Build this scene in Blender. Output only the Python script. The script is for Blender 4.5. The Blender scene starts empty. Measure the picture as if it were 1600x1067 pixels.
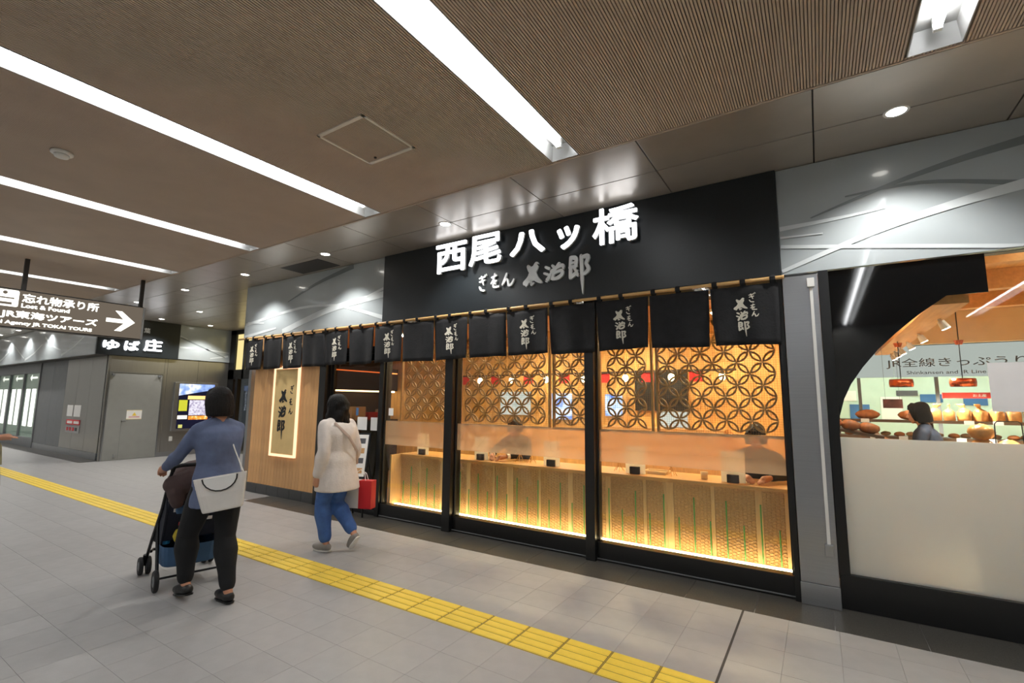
import bpy, bmesh, math, random
from mathutils import Vector, Matrix
random.seed(7)
PI = math.pi
scene = bpy.context.scene
COL = scene.collection

# ------------------------------------------------------------------ camera
def make_camera():
    yaw, pitch, roll, f = math.radians(-32.69), math.radians(7.21), math.radians(0.545), 745.5
    fw = Vector((math.sin(yaw)*math.cos(pitch), math.cos(yaw)*math.cos(pitch), math.sin(pitch)))
    r = fw.cross(Vector((0, 0, 1))).normalized(); u = r.cross(fw)
    c, s = math.cos(roll), math.sin(roll)
    r2 = c*r + s*u; u2 = -s*r + c*u
    cam = bpy.data.cameras.new('camera'); o = bpy.data.objects.new('camera', cam); COL.objects.link(o)
    m = Matrix((r2, u2, -fw)).transposed().to_4x4(); m.translation = Vector((0, 0, 1.535))
    o.matrix_world = m
    cam.sensor_fit = 'HORIZONTAL'; cam.sensor_width = 36.0; cam.lens = 36.0*f/1600.0
    cam.clip_start = 0.05; cam.clip_end = 200
    scene.camera = o
make_camera()

# ------------------------------------------------------------------ world, exposure
w = bpy.data.worlds.new('world'); scene.world = w; w.use_nodes = True
w.node_tree.nodes['Background'].inputs[0].default_value = (0.55, 0.58, 0.62, 1)
w.node_tree.nodes['Background'].inputs[1].default_value = 0.05
scene.view_settings.view_transform = 'Standard'; scene.view_settings.look = 'None'
scene.view_settings.gamma = 1.0; scene.view_settings.use_curve_mapping = False
scene.view_settings.exposure = 0.6
TUBE_E, DOWN_W, DOWN_E = 16.0, 13.0, 10.0        # ceiling tubes, downlight watts, downlight disc
SHOP_E, LED_E, BAKE_W = 140.0, 10.0, 75.0          # shop lamps, counter strip, bakery spots

# ------------------------------------------------------------------ mesh helpers
class MB:
    def __init__(s): s.v = []; s.f = []
    def add(s, v, f):
        b = len(s.v); s.v += [tuple(p) for p in v]; s.f += [tuple(i+b for i in q) for q in f]; return s
    def box(s, x0, x1, y0, y1, z0, z1):
        return s.add([(x0,y0,z0),(x1,y0,z0),(x1,y1,z0),(x0,y1,z0),(x0,y0,z1),(x1,y0,z1),(x1,y1,z1),(x0,y1,z1)],
                     [(0,3,2,1),(4,5,6,7),(0,1,5,4),(1,2,6,5),(2,3,7,6),(3,0,4,7)])
    def cbox(s, c, d, m=None):
        """box of size d about c, turned by the 3x3 matrix m"""
        t = MB().box(-d[0]/2, d[0]/2, -d[1]/2, d[1]/2, -d[2]/2, d[2]/2)
        v = [Vector(p) for p in t.v]
        if m is not None: v = [m @ p for p in v]
        return s.add([p + Vector(c) for p in v], t.f)
    def prism(s, poly, fn, d0, d1):
        """poly: 2D outline; fn(a, b, d) -> 3D; between depths d0 and d1"""
        n = len(poly)
        return s.add([fn(a, b, d0) for a, b in poly] + [fn(a, b, d1) for a, b in poly],
                     [tuple(range(n))[::-1], tuple(range(n, 2*n))] + [(i, (i+1) % n, (i+1) % n + n, i+n) for i in range(n)])
    def tube(s, pts, rad, n=8, cap=True, round_caps=False, squash=None):
        pts = [Vector(p) for p in pts]
        if not hasattr(rad, '__len__'): rad = [rad]*len(pts)
        rad = list(rad)
        if round_caps:
            a = (pts[0]-pts[1]).normalized(); b = (pts[-1]-pts[-2]).normalized()
            p0, r0, p1, r1 = pts[0], rad[0], pts[-1], rad[-1]
            pts = [p0+a*r0*.94, p0+a*r0*.6] + pts + [p1+b*r1*.6, p1+b*r1*.94]
            rad = [r0*.3, r0*.8] + rad + [r1*.8, r1*.3]
        v = []; f = []; ref = None
        for i, p in enumerate(pts):
            t = (pts[min(i+1, len(pts)-1)] - pts[max(i-1, 0)])
            t = t.normalized() if t.length > 1e-9 else Vector((0,0,1))
            if ref is None:
                ref = Vector((1,0,0)) if abs(t.x) < .8 else Vector((0,1,0))
            a = (ref - t*ref.dot(t)).normalized(); b = t.cross(a); ref = a
            for k in range(n):
                q = 2*PI*k/n
                d = a*math.cos(q)*rad[i] + b*math.sin(q)*rad[i]
                if squash: d = Vector((d.x*squash[0], d.y*squash[1], d.z*squash[2]))
                v.append(p+d)
        for i in range(len(pts)-1):
            for k in range(n):
                f.append((i*n+k, i*n+(k+1) % n, (i+1)*n+(k+1) % n, (i+1)*n+k))
        if cap: f += [tuple(range(n))[::-1], tuple(range((len(pts)-1)*n, len(pts)*n))]
        return s.add(v, f)
    def loft(s, rings, n=16, p=2.0):
        """rings: (centre, rx, ry), horizontal super-ellipses, closed"""
        v = []; f = []
        for c, rx, ry in rings:
            for k in range(n):
                q = 2*PI*k/n; cx, sy = math.cos(q), math.sin(q)
                v.append((c[0]+rx*math.copysign(abs(cx)**(2/p), cx), c[1]+ry*math.copysign(abs(sy)**(2/p), sy), c[2]))
        m = len(rings)
        for i in range(m-1):
            for k in range(n): f.append((i*n+k, i*n+(k+1) % n, (i+1)*n+(k+1) % n, (i+1)*n+k))
        f += [tuple(range(n))[::-1], tuple(range((m-1)*n, m*n))]
        return s.add(v, f)
    def ball(s, c, r, n=12, m=8):
        rx, ry, rz = r if hasattr(r, '__len__') else (r, r, r)
        return s.loft([((c[0], c[1], c[2]-rz*math.cos(PI*i/m)), rx*max(.02, math.sin(PI*i/m)), ry*max(.02, math.sin(PI*i/m))) for i in range(m+1)], n)
    def lathe(s, prof, c=(0,0,0), n=16, axis='z', cap=True):
        v = []; f = []
        for r, h in prof:
            for k in range(n):
                q = 2*PI*k/n; a, b = r*math.cos(q), r*math.sin(q)
                v.append({'z': (c[0]+a, c[1]+b, c[2]+h), 'x': (c[0]+h, c[1]+a, c[2]+b), 'y': (c[0]+b, c[1]+h, c[2]+a)}[axis])
        m = len(prof)
        for i in range(m-1):
            for k in range(n): f.append((i*n+k, i*n+(k+1) % n, (i+1)*n+(k+1) % n, (i+1)*n+k))
        if cap: f += [tuple(range(n))[::-1], tuple(range((m-1)*n, m*n))]
        return s.add(v, f)

def wloc(o):
    p = Vector((0,0,0))
    while o is not None: p += o.location; o = o.parent
    return p
def to_mesh(name, mb, mat=None, off=None, smooth=False):
    me = bpy.data.meshes.new(name)
    v = mb.v if off is None else [(p[0]-off.x, p[1]-off.y, p[2]-off.z) for p in mb.v]
    me.from_pydata(v, [], mb.f); me.update()
    if mat: me.materials.append(mat)
    if smooth:
        me.polygons.foreach_set('use_smooth', [True]*len(me.polygons))
    return me
def obj(name, mb, mat, parent=None, smooth=False, local=False, bevel=0, label=None, kind=None):
    """one mesh object; vertices are world coordinates unless local"""
    me = mb if isinstance(mb, bpy.types.Mesh) else to_mesh(name, mb, mat, None if (local or parent is None) else wloc(parent), smooth)
    if isinstance(mb, bpy.types.Mesh) and mat and not me.materials: me.materials.append(mat)
    o = bpy.data.objects.new(name, me); COL.objects.link(o)
    if parent: o.parent = parent
    if bevel:
        b = o.modifiers.new('bevel', 'BEVEL'); b.width = bevel; b.segments = 2; b.limit_method = 'ANGLE'
    if label: o['label'] = label
    if kind: o['kind'] = kind
    return o
def tag(o, label, cat, group=None):
    o['label'] = label; o['category'] = cat
    if group: o['group'] = group
    return o
def thing(name, label, cat, loc=(0,0,0), rotz=0, group=None):
    o = bpy.data.objects.new(name, None); COL.objects.link(o); o.empty_display_size = .1
    o.location = loc; o.rotation_euler = (0, 0, rotz)
    return tag(o, label, cat, group)
def struct(name, mb, mat, **k):
    o = obj(name, mb, mat, **k); o['kind'] = 'structure'; return o
def dup(root, loc, rotz=None, label=None):
    def cp(o, par):
        c = o.copy(); COL.objects.link(c); c.parent = par
        for ch in o.children: cp(ch, c)
        return c
    r = cp(root, None); r.location = loc
    if rotz is not None: r.rotation_euler = (0, 0, rotz)
    if label: r['label'] = label
    return r
def put(mesh, name, loc, parent, rot=(0,0,0), scale=(1,1,1)):
    """a piece that shares mesh data, placed relative to its parent"""
    o = bpy.data.objects.new(name, mesh); COL.objects.link(o); o.parent = parent
    o.location = loc; o.rotation_euler = rot; o.scale = scale
    return o

# ------------------------------------------------------------------ materials
def srgb(h):
    h = h.lstrip('#'); c = [int(h[i:i+2], 16)/255 for i in (0, 2, 4)]
    return tuple(x/12.92 if x <= .04045 else ((x+.055)/1.055)**2.4 for x in c) + (1,)
def P(name, col, rough=.5, metal=0.0, var=.08, scale=6.0, stretch=(1,1,1), bump=0.0, bscale=None, coat=0.0, spec=.5, objrand=0.0):
    m = bpy.data.materials.new(name); m.use_nodes = True
    nt = m.node_tree; b = nt.nodes['Principled BSDF']
    b.inputs['Roughness'].default_value = rough; b.inputs['Metallic'].default_value = metal
    b.inputs['Coat Weight'].default_value = coat; b.inputs['Specular IOR Level'].default_value = spec
    c = srgb(col) if isinstance(col, str) else col
    tc = nt.nodes.new('ShaderNodeTexCoord'); mp = nt.nodes.new('ShaderNodeMapping'); mp.inputs['Scale'].default_value = stretch
    no = nt.nodes.new('ShaderNodeTexNoise'); no.inputs['Scale'].default_value = scale; no.inputs['Detail'].default_value = 4
    nt.links.new(tc.outputs['Object'], mp.inputs[0]); nt.links.new(mp.outputs[0], no.inputs['Vector'])
    rp = nt.nodes.new('ShaderNodeValToRGB')
    rp.color_ramp.elements[0].position = .3; rp.color_ramp.elements[1].position = .7
    rp.color_ramp.elements[0].color = tuple(x*(1-var) for x in c[:3])+(1,)
    rp.color_ramp.elements[1].color = tuple(min(1, x*(1+var)) for x in c[:3])+(1,)
    nt.links.new(no.outputs['Fac'], rp.inputs[0])
    out = rp.outputs[0]
    if objrand:
        oi = nt.nodes.new('ShaderNodeObjectInfo'); mr = nt.nodes.new('ShaderNodeMapRange')
        mr.inputs['To Min'].default_value = 1-objrand; mr.inputs['To Max'].default_value = 1+objrand
        mx = nt.nodes.new('ShaderNodeVectorMath'); mx.operation = 'SCALE'
        nt.links.new(oi.outputs['Random'], mr.inputs['Value']); nt.links.new(out, mx.inputs[0]); nt.links.new(mr.outputs[0], mx.inputs['Scale'])
        out = mx.outputs[0]
    nt.links.new(out, b.inputs['Base Color'])
    if bump:
        bn = nt.nodes.new('ShaderNodeBump'); bn.inputs['Strength'].default_value = bump; bn.inputs['Distance'].default_value = .01
        src = no
        if bscale:
            src = nt.nodes.new('ShaderNodeTexNoise'); src.inputs['Scale'].default_value = bscale
            nt.links.new(mp.outputs[0], src.inputs['Vector'])
        nt.links.new(src.outputs['Fac'], bn.inputs['Height']); nt.links.new(bn.outputs[0], b.inputs['Normal'])
    return m
def EM(name, col, strength):
    m = bpy.data.materials.new(name); m.use_nodes = True; nt = m.node_tree
    nt.nodes.remove(nt.nodes['Principled BSDF'])
    e = nt.nodes.new('ShaderNodeEmission'); e.inputs[0].default_value = srgb(col) if isinstance(col, str) else col; e.inputs[1].default_value = strength
    nt.links.new(e.outputs[0], nt.nodes['Material Output'].inputs[0]); return m
def GLASS(name, tint='#f4f8f6', gloss=1.0, rough=0.0):
    m = bpy.data.materials.new(name); m.use_nodes = True; nt = m.node_tree
    nt.nodes.remove(nt.nodes['Principled BSDF'])
    t = nt.nodes.new('ShaderNodeBsdfTransparent'); t.inputs[0].default_value = srgb(tint)
    g = nt.nodes.new('ShaderNodeBsdfGlossy'); g.inputs['Roughness'].default_value = rough
    fr = nt.nodes.new('ShaderNodeFresnel'); ge = nt.nodes.new('ShaderNodeNewGeometry')
    ir = nt.nodes.new('ShaderNodeMapRange'); ir.inputs['To Min'].default_value = 1.45; ir.inputs['To Max'].default_value = 1/1.45
    nt.links.new(ge.outputs['Backfacing'], ir.inputs['Value']); nt.links.new(ir.outputs[0], fr.inputs[0])
    mu = nt.nodes.new('ShaderNodeMath'); mu.operation = 'MULTIPLY'; mu.inputs[1].default_value = gloss
    mx = nt.nodes.new('ShaderNodeMixShader')
    nt.links.new(fr.outputs[0], mu.inputs[0]); nt.links.new(mu.outputs[0], mx.inputs[0])
    nt.links.new(t.outputs[0], mx.inputs[1]); nt.links.new(g.outputs[0], mx.inputs[2])
    nt.links.new(mx.outputs[0], nt.nodes['Material Output'].inputs[0]); return m
def FROST(name, col, refr=.5, rough=.5, trans=.5):
    """frosted film: blurred see-through, some scattered light both ways"""
    m = bpy.data.materials.new(name); m.use_nodes = True; nt = m.node_tree
    nt.nodes.remove(nt.nodes['Principled BSDF'])
    r = nt.nodes.new('ShaderNodeBsdfRefraction'); r.inputs['Roughness'].default_value = rough; r.inputs['IOR'].default_value = 1.15
    r.inputs[0].default_value = srgb(col)
    a = nt.nodes.new('ShaderNodeBsdfTranslucent'); a.inputs[0].default_value = srgb(col)
    d = nt.nodes.new('ShaderNodeBsdfDiffuse'); d.inputs[0].default_value = srgb(col)
    m1 = nt.nodes.new('ShaderNodeMixShader'); m1.inputs[0].default_value = trans
    nt.links.new(d.outputs[0], m1.inputs[1]); nt.links.new(a.outputs[0], m1.inputs[2])
    m2 = nt.nodes.new('ShaderNodeMixShader'); m2.inputs[0].default_value = refr
    nt.links.new(m1.outputs[0], m2.inputs[1]); nt.links.new(r.outputs[0], m2.inputs[2])
    nt.links.new(m2.outputs[0], nt.nodes['Material Output'].inputs[0]); return m
def PRINT(name, stops, scale=6.0, strength=1.0, seed=0.0, detail=2.0):
    """a lit picture: soft patches of colour that glow by themselves"""
    m = bpy.data.materials.new(name); m.use_nodes = True; nt = m.node_tree
    nt.nodes.remove(nt.nodes['Principled BSDF'])
    tc = nt.nodes.new('ShaderNodeTexCoord'); mp = nt.nodes.new('ShaderNodeMapping'); mp.inputs['Location'].default_value = (seed, seed*1.7, seed*.6)
    no = nt.nodes.new('ShaderNodeTexNoise'); no.inputs['Scale'].default_value = scale; no.inputs['Detail'].default_value = detail
    rp = nt.nodes.new('ShaderNodeValToRGB'); rp.color_ramp.elements.remove(rp.color_ramp.elements[1])
    for i, (p, c) in enumerate(stops):
        e = rp.color_ramp.elements[0] if i == 0 else rp.color_ramp.elements.new(p)
        e.position = p; e.color = srgb(c)
    e = nt.nodes.new('ShaderNodeEmission'); e.inputs[1].default_value = strength
    nt.links.new(tc.outputs['Object'], mp.inputs[0]); nt.links.new(mp.outputs[0], no.inputs['Vector'])
    nt.links.new(no.outputs['Fac'], rp.inputs[0]); nt.links.new(rp.outputs[0], e.inputs[0])
    nt.links.new(e.outputs[0], nt.nodes['Material Output'].inputs[0]); return m

mt = dict(
    tile=P('floor_tile', '#9d9c9b', .40, var=.05, scale=9, bump=.04, bscale=120, objrand=.035),
    joint=P('joint', '#7a7876', .8, var=.05),
    joint_dark=P('expansion_joint', '#3a3836', .7, var=.05),
    granite=P('granite', '#45433f', .28, var=.55, scale=170, objrand=.06),
    yellow=P('tactile_yellow', '#eccb48', .45, var=.05, scale=12, objrand=.03),
    slat=P('slat_metal', '#bcab9b', .55, var=.05, scale=3),
    slatback=P('slat_backing', '#85776a', .7, var=.05), tactgap=P('tactile_gap', '#7a6a30', .7, var=.1),
    void=P('ceiling_void', '#2b2622', .9, var=.05),
    cpanel=P('ceiling_panel', '#aaa196', .28, metal=.35, var=.05, scale=4, objrand=.05),
    dark_trim=P('dark_trim', '#2e2a27', .5, var=.05),
    white=P('white_metal', '#e6e6e4', .4, var=.02),
    white_gloss=P('white_reflector', '#a6a6a4', .3, var=.02),
    fascia=P('fascia_glass', '#a3abae', .22, var=.04, scale=2, coat=.4),
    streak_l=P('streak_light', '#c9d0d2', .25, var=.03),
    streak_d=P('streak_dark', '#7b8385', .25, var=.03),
    signblack=P('sign_black', '#1b2125', .38, var=.10, scale=60),
    black=P('black_metal', '#0d0e0f', .3, var=.1),
    blackmatt=P('black_matt', '#17181a', .6, var=.1),
    silver=P('silver_letter', '#e6eaec', .5, metal=.0, var=.03),
    steel=P('brushed_steel', '#a2a5a9', .28, metal=.9, var=.06, scale=5, stretch=(.3,.3,60), bump=.05),
    steel_v=P('brushed_steel_wall', '#a3a29e', .32, metal=.85, var=.06, scale=4, stretch=(40,40,.4), bump=.04, objrand=.05),
    greydoor=P('grey_door', '#8b8c88', .5, var=.04),
    cloth=P('black_cloth', '#16171a', .85, var=.25, scale=14, bump=.25, bscale=60),
    ink=P('cream_print', '#d9d5c6', .8, var=.04),
    inkblack=P('ink_black', '#15161a', .6, var=.1),
    bamboo=P('bamboo', '#d8ae72', .45, var=.14, scale=20, stretch=(.3,1,1)),
    wood=P('wood', '#c99a66', .5, var=.16, scale=9, stretch=(9,9,.5), objrand=.10),
    woodlight=P('light_wood', '#d6ae76', .45, var=.12, scale=9, stretch=(9,9,.5), objrand=.08),
    woodh=P('wood_horizontal', '#cf9f60', .4, var=.12, scale=9, stretch=(.6,8,8)),
    weave=P('woven_bamboo', '#d8ae74', .55, var=.16, scale=40, stretch=(1,1,2), bump=.3, objrand=.05),
    lattice=P('lattice_wood', '#a97f48', .5, var=.12, scale=25, objrand=.06),
    thread=P('thread', '#8a6433', .7, var=.1),
    green=P('green_stick', '#4f9a4a', .4, var=.1),
    shopwall=P('shop_wall', '#d9aa68', .6, var=.22, scale=5, stretch=(3,3,.6)),
    shopfloor=P('shop_floor', '#7d5a38', .5, var=.15, scale=6, stretch=(.6,6,6)),
    shopceil=P('shop_ceiling', '#b98a55', .6, var=.12),
    darkwood=P('dark_wood', '#33261e', .5, var=.2, scale=8),
    basetile=P('base_tile', '#3c3d3e', .35, var=.1, scale=30, objrand=.1),
    tan=P('scroll_tan', '#d6b97f', .7, var=.05, scale=8),
    paper=P('paper', '#e9e8e4', .7, var=.02),
    papergrey=P('paper_grey', '#f3f1f0', .7, var=.03),
    redpaper=P('red_paper', '#d2282f', .5, var=.05),
    plastic=P('plastic_white', '#dcdcd8', .35, var=.02),
    signface=EM('guide_sign_face', '#7a6f62', .55),
    skin=P('skin', '#c08a6c', .5, var=.06, scale=14),
    hair=P('hair', '#0d0a09', .5, spec=.25, var=.5, scale=30, stretch=(6,6,.5), bump=.9, bscale=30),
    lips=P('lips', '#a05a50', .45), eyewhite=P('eye_white', '#e9e6e0', .3), iris=P('iris', '#1d1410', .3),
    topblue=P('blue_knit', '#5c6784', .85, var=.12, scale=12, bump=.15, bscale=40),
    trousers=P('black_trousers', '#101113', .85, var=.2, scale=10, bump=.2, bscale=14),
    knit=P('cream_knit', '#dcd3cb', .9, var=.05, scale=20, bump=.3, bscale=60),
    jeans=P('denim', '#3f64a2', .8, var=.18, scale=16, bump=.15, bscale=80),
    navy=P('navy_cloth', '#1d2333', .8, var=.12, bump=.15, bscale=30),
    charcoal=P('charcoal_cloth', '#232427', .8, var=.15),
    shoeblack=P('shoe_black', '#0f0f10', .4, var=.1), shoegrey=P('shoe_grey', '#8d8883', .6, var=.06), sole=P('sole', '#dedbd4', .6),
    bagwhite=P('bag_white', '#d9d5cf', .55, var=.04, scale=10, bump=.2, bscale=9),
    olive=P('bag_olive', '#8a8460', .7, var=.2, scale=18),
    rubber=P('rubber', '#141415', .7, var=.1), frame=P('stroller_frame', '#1c1d20', .35, metal=.5),
    alu=P('aluminium', '#b4b6b8', .3, metal=.9, var=.04),
    strap=P('strap_tan', '#b9a598', .8), hatchframe=P('hatch_frame', '#dcd6cc', .4, var=.03),
    brown=P('brown_fabric', '#4b3a38', .85, var=.15, scale=10, bump=.3, bscale=12),
    navyprint=P('navy_fabric', '#181c2b', .85, var=.3, scale=16),
    bluefab=P('blue_fabric', '#3d5d80', .8, var=.1), cyan=P('cyan_plastic', '#3a8fc4', .4), lemon=P('yellow_fabric', '#b9a52c', .7, var=.1),
    cream=P('bakery_cream', '#e8cfa8', .6, var=.04), orange=P('bakery_wood', '#d39a5c', .5, var=.12, scale=6, stretch=(6,.5,6)),
    copper=P('hammered_copper', '#c5623a', .25, metal=.9, var=.2, scale=30, bump=.6, bscale=40),
    bread=P('bread', '#a8642f', .6, var=.35, scale=18, bump=.4, bscale=16, objrand=.12),
    breadpale=P('bread_pale', '#d9a873', .6, var=.2, scale=20, bump=.3, bscale=20, objrand=.1),
    bagclear=P('bread_bag', '#c58a4c', .3, var=.35, scale=14, bump=.5, bscale=18, coat=.6, objrand=.1),
    shelfwood=P('shelf_brown', '#5f4632', .5, var=.15, scale=6, stretch=(.5,5,5)),
    mint=P('ticket_wall', '#c3d8c9', .5, var=.04), ticketwhite=EM('ticket_sign', '#dfe2dc', .48), inkgrey=P('ink_grey', '#55565a', .6),
    blueink=P('blue_panel', '#3f6da0', .5), redsign=P('red_banner', '#cf4035', .5), grey=P('grey_paint', '#6e7072', .5, var=.05),
    concrete=P('plain_wall', '#cfcdc8', .7, var=.04),
    glass=GLASS('glass', gloss=.9), glassdark=GLASS('door_glass', '#b9b3aa', gloss=.8),
    card=FROST('card_stock', '#fbfaf4', refr=.0, trans=.5),
    arch=P('black_film', '#07090b', .04, var=.1, spec=.7),
    frostband=FROST('frost_band', '#fff4ea', refr=.72, rough=.13, trans=.6), frostbig=FROST('frost_panel', '#e4ebec', refr=.3, rough=.5, trans=.58),
    tube=EM('tube_glow', '#fbfdff', TUBE_E), lamp=EM('downlight_glow', '#fffaf0', DOWN_E), letter=EM('letter_glow', '#f6f9ff', 2.6),
    led=EM('led_strip', '#ffe0ad', LED_E), guide=EM('guide_letters', '#fffdf0', 1.5), scrollglow=EM('scroll_light', '#ffc49c', 1.25),
    warm=EM('warm_bulb', '#ffe3b4', SHOP_E), bulb=EM('lantern_bulb', '#ffdca8', 12.0), wash=EM('window_tube', '#fff4f2', 3.0), amber=EM('amber_pane_glow', '#f2dd98', .75),
    bakelamp=EM('bakery_lamp', '#fff0da', 62.0), ticketlamp=EM('ticket_lamp', '#f4fff8', 26.0),
)
# ================================================================== FLOOR
CZ = 3.58                         # ceiling height
XL, XR, YB = -31.0, 4.2, -6.0     # hall extents
WY = 4.62                         # shop front plane
floor = struct('floor', MB().box(XL, XR, YB, 12.0, -.12, -.004), mt['joint'])
T = .2985
GX, GY0 = -0.577, 3.03            # tile grid origin: expansion joint, wall-side edge of the tactile strip
tile_me = to_mesh('tile', MB().add(
    [(-.1484,-.1484,0),(.1484,-.1484,0),(.1484,.1484,0),(-.1484,.1484,0),(-.1488,-.1488,-.002),(.1488,-.1488,-.002),(.1488,.1488,-.002),(-.1488,.1488,-.002),
     (-.1488,-.1488,-.01),(.1488,-.1488,-.01),(.1488,.1488,-.01),(-.1488,.1488,-.01)],
    [(0,1,2,3)]+[(i,i+4,(i+1)%4+4,(i+1)%4) for i in range(4)]+[(i+4,i+8,(i+1)%4+8,(i+1)%4+4) for i in range(4)]), mt['tile'])
cells = []
for i in range(-103, 17):
    x = GX + (i+.5)*T
    for j in range(-30, 5):
        if j == -1: continue                                   # the tactile row
        y = GY0 + (j+.5)*T
        if y > 4.14: continue
        if x > XR or x < XL: continue
        cells.append((x, y))
# plain floor of the recess beyond the shop
for i in range(-48, -28):
    for j in range(4, 15):
        cells.append((GX+(i+.5)*T, GY0+(j+.5)*T))
cx, cy = math.sin(math.radians(-32.69)), math.cos(math.radians(-32.69))
def in_view(x, y):
    d = x*cx + y*cy; s = x*cy - y*cx
    return d > .9 and abs(s) < d*1.15 and d*0.84 > 1.5
near = sorted([c for c in cells if in_view(*c)], key=lambda c: c[0]**2+c[1]**2)[:300]
ns = set(near)
for c in near: put(tile_me, 'tile', (c[0], c[1], 0), floor)
rest = MB()
for x, y in cells:
    if (x, y) in ns: continue
    rest.add([(x-.1484,y-.1484,0),(x+.1484,y-.1484,0),(x+.1484,y+.1484,0),(x-.1484,y+.1484,0),(x-.149,y-.149,-.006),(x+.149,y-.149,-.006),(x+.149,y+.149,-.006),(x-.149,y+.149,-.006)],
             [(0,1,2,3)]+[(i,i+4,(i+1)%4+4,(i+1)%4) for i in range(4)])
obj('tile_field', rest, mt['tile'], floor, kind='stuff')
obj('expansion_joint', MB().box(GX-.007, GX+.007, -6, 4.145, -.004, .0012), mt['joint_dark'], floor)
# tactile guiding tiles: raised bars along X
tb = MB().box(-.1484, .1484, -.1484, .1484, -.01, .001)
for k in range(4):
    y = -.110 + k*.0735
    tb.add([(-.142,y-.032,.001),(.142,y-.032,.001),(.142,y+.032,.001),(-.142,y+.032,.001),(-.137,y-.0275,.006),(.137,y-.0275,.006),(.137,y+.0275,.006),(-.137,y+.0275,.006)],
           [(4,5,6,7),(0,1,5,4),(1,2,6,5),(2,3,7,6),(3,0,4,7)])
tact_me = to_mesh('tactile_tile', tb, mt['yellow']); tact_me.materials.append(mt['tactgap'])
for q in tact_me.polygons:
    if q.index == 1: q.material_index = 1
gap = MB()
for i in range(-72, 6):
    put(tact_me, 'tactile_tile', (GX+(i+.5)*T, GY0-.5*T, 0), floor)
# granite kerb along the shop fronts
for i in range(-16, 5):
    x0 = .496 + .5*i
    g = MB().box(x0+.0015, x0+.4985, 4.146, 4.66, -.02, .0015)
    if x0 > -8.9: obj('granite_slab', g, mt['granite'], floor, bevel=.001)
for i in range(32):
    x0 = -31 + .5*i
    obj('granite_slab', MB().box(x0+.0015, x0+.4985, 4.25, 4.66, -.02, .0015), mt['granite'], floor)

# ================================================================== CEILING
ceiling = struct('ceiling', MB().box(XL, XR, YB, 12.0, 3.74, 3.86), mt['void'])
TR = [-1.69 + 2.37*k for k in range(-12, 3)]                  # light troughs (x of the middle)
HX0, HX1, HY0, HY1 = -3.18, -2.65, 2.105, 2.645               # access hatch
sl = MB(); p = .017; x = XL
def slat(mb, x, y0, y1):
    mb.add([(x-.0055,y0,CZ+.002),(x+.0055,y0,CZ+.002),(x+.0055,y1,CZ+.002),(x-.0055,y1,CZ+.002),(x-.0065,y0,CZ+.016),(x+.0065,y0,CZ+.016),(x+.0065,y1,CZ+.016),(x-.0065,y1,CZ+.016)],
           [(0,3,2,1),(0,1,5,4),(1,2,6,5),(2,3,7,6),(3,0,4,7),(4,5,6,7)])
while x < XR:
    t = min(TR, key=lambda a: abs(a-x))
    if abs(t-x) > .13:
        if HX0-.005 < x < HX1+.005:
            slat(sl, x, YB, HY0); slat(sl, x, HY0+.03, HY1-.03); slat(sl, x, HY1, 3.455)
        else: slat(sl, x, YB, 3.455)
    else: slat(sl, x, 3.438, 3.455)
    x += p
obj('slat_field', sl, mt['slat'], ceiling, kind='stuff')
bk = MB()                                                     # backing above the slats, open over the troughs
xs = [XL] + [v for t in TR for v in (t-.125, t+.125)] + [XR]
for a, b in zip(xs[0::2], xs[1::2]): bk.box(a, b, YB, 3.46, CZ+.017, CZ+.03)
obj('slat_backing', bk, mt['slatback'], ceiling)
obj('edge_trim', MB().box(XL, XR, 3.457, 3.472, CZ-.004, CZ+.03), mt['slat'], ceiling)
obj('edge_gap', MB().box(XL, XR, 3.472, 3.480, CZ+.006, CZ+.03), mt['dark_trim'], ceiling)
# soffit panels
PX0, PW = 0.08, 1.178
def panel(x0, x1, y0, y1):
    obj('ceiling_panel', MB().box(x0+.005, x1-.005, y0+.005, y1-.005, CZ, CZ+.02), mt['cpanel'], ceiling, bevel=.0015)
for i in range(-26, 4):
    x0 = PX0 + PW*i
    panel(x0, x0+PW, 3.478, 4.06); panel(x0, x0+PW, 4.06, 4.66)
for i in range(-13, -7):
    for j in range(5):
        panel(PX0+PW*i, PX0+PW*(i+1), 4.66+j*.6, 4.66+(j+1)*.6)
obj('panel_backing', MB().box(XL, XR, 3.472, 8.0, CZ+.021, CZ+.03), mt['dark_trim'], ceiling)
obj('vent_grille', MB().box(-6.98, -6.05, 4.15, 4.55, CZ-.003, CZ+.001), mt['dark_trim'], ceiling)
# access hatch frame
hf = MB()
for a in ((HX0,HX1,HY0,HY0+.03),(HX0,HX1,HY1-.03,HY1),(HX0,HX0+.022,HY0,HY1),(HX1-.022,HX1,HY0,HY1)): hf.box(*a, CZ-.006, CZ+.014)
h = obj('access_hatch', hf, mt['hatchframe'], ceiling, bevel=.001)
obj('hatch_latch', MB().lathe([(.012,0),(.012,.008)], (-3.05, 2.58, CZ-.007), 10), mt['dark_trim'], h)

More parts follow.
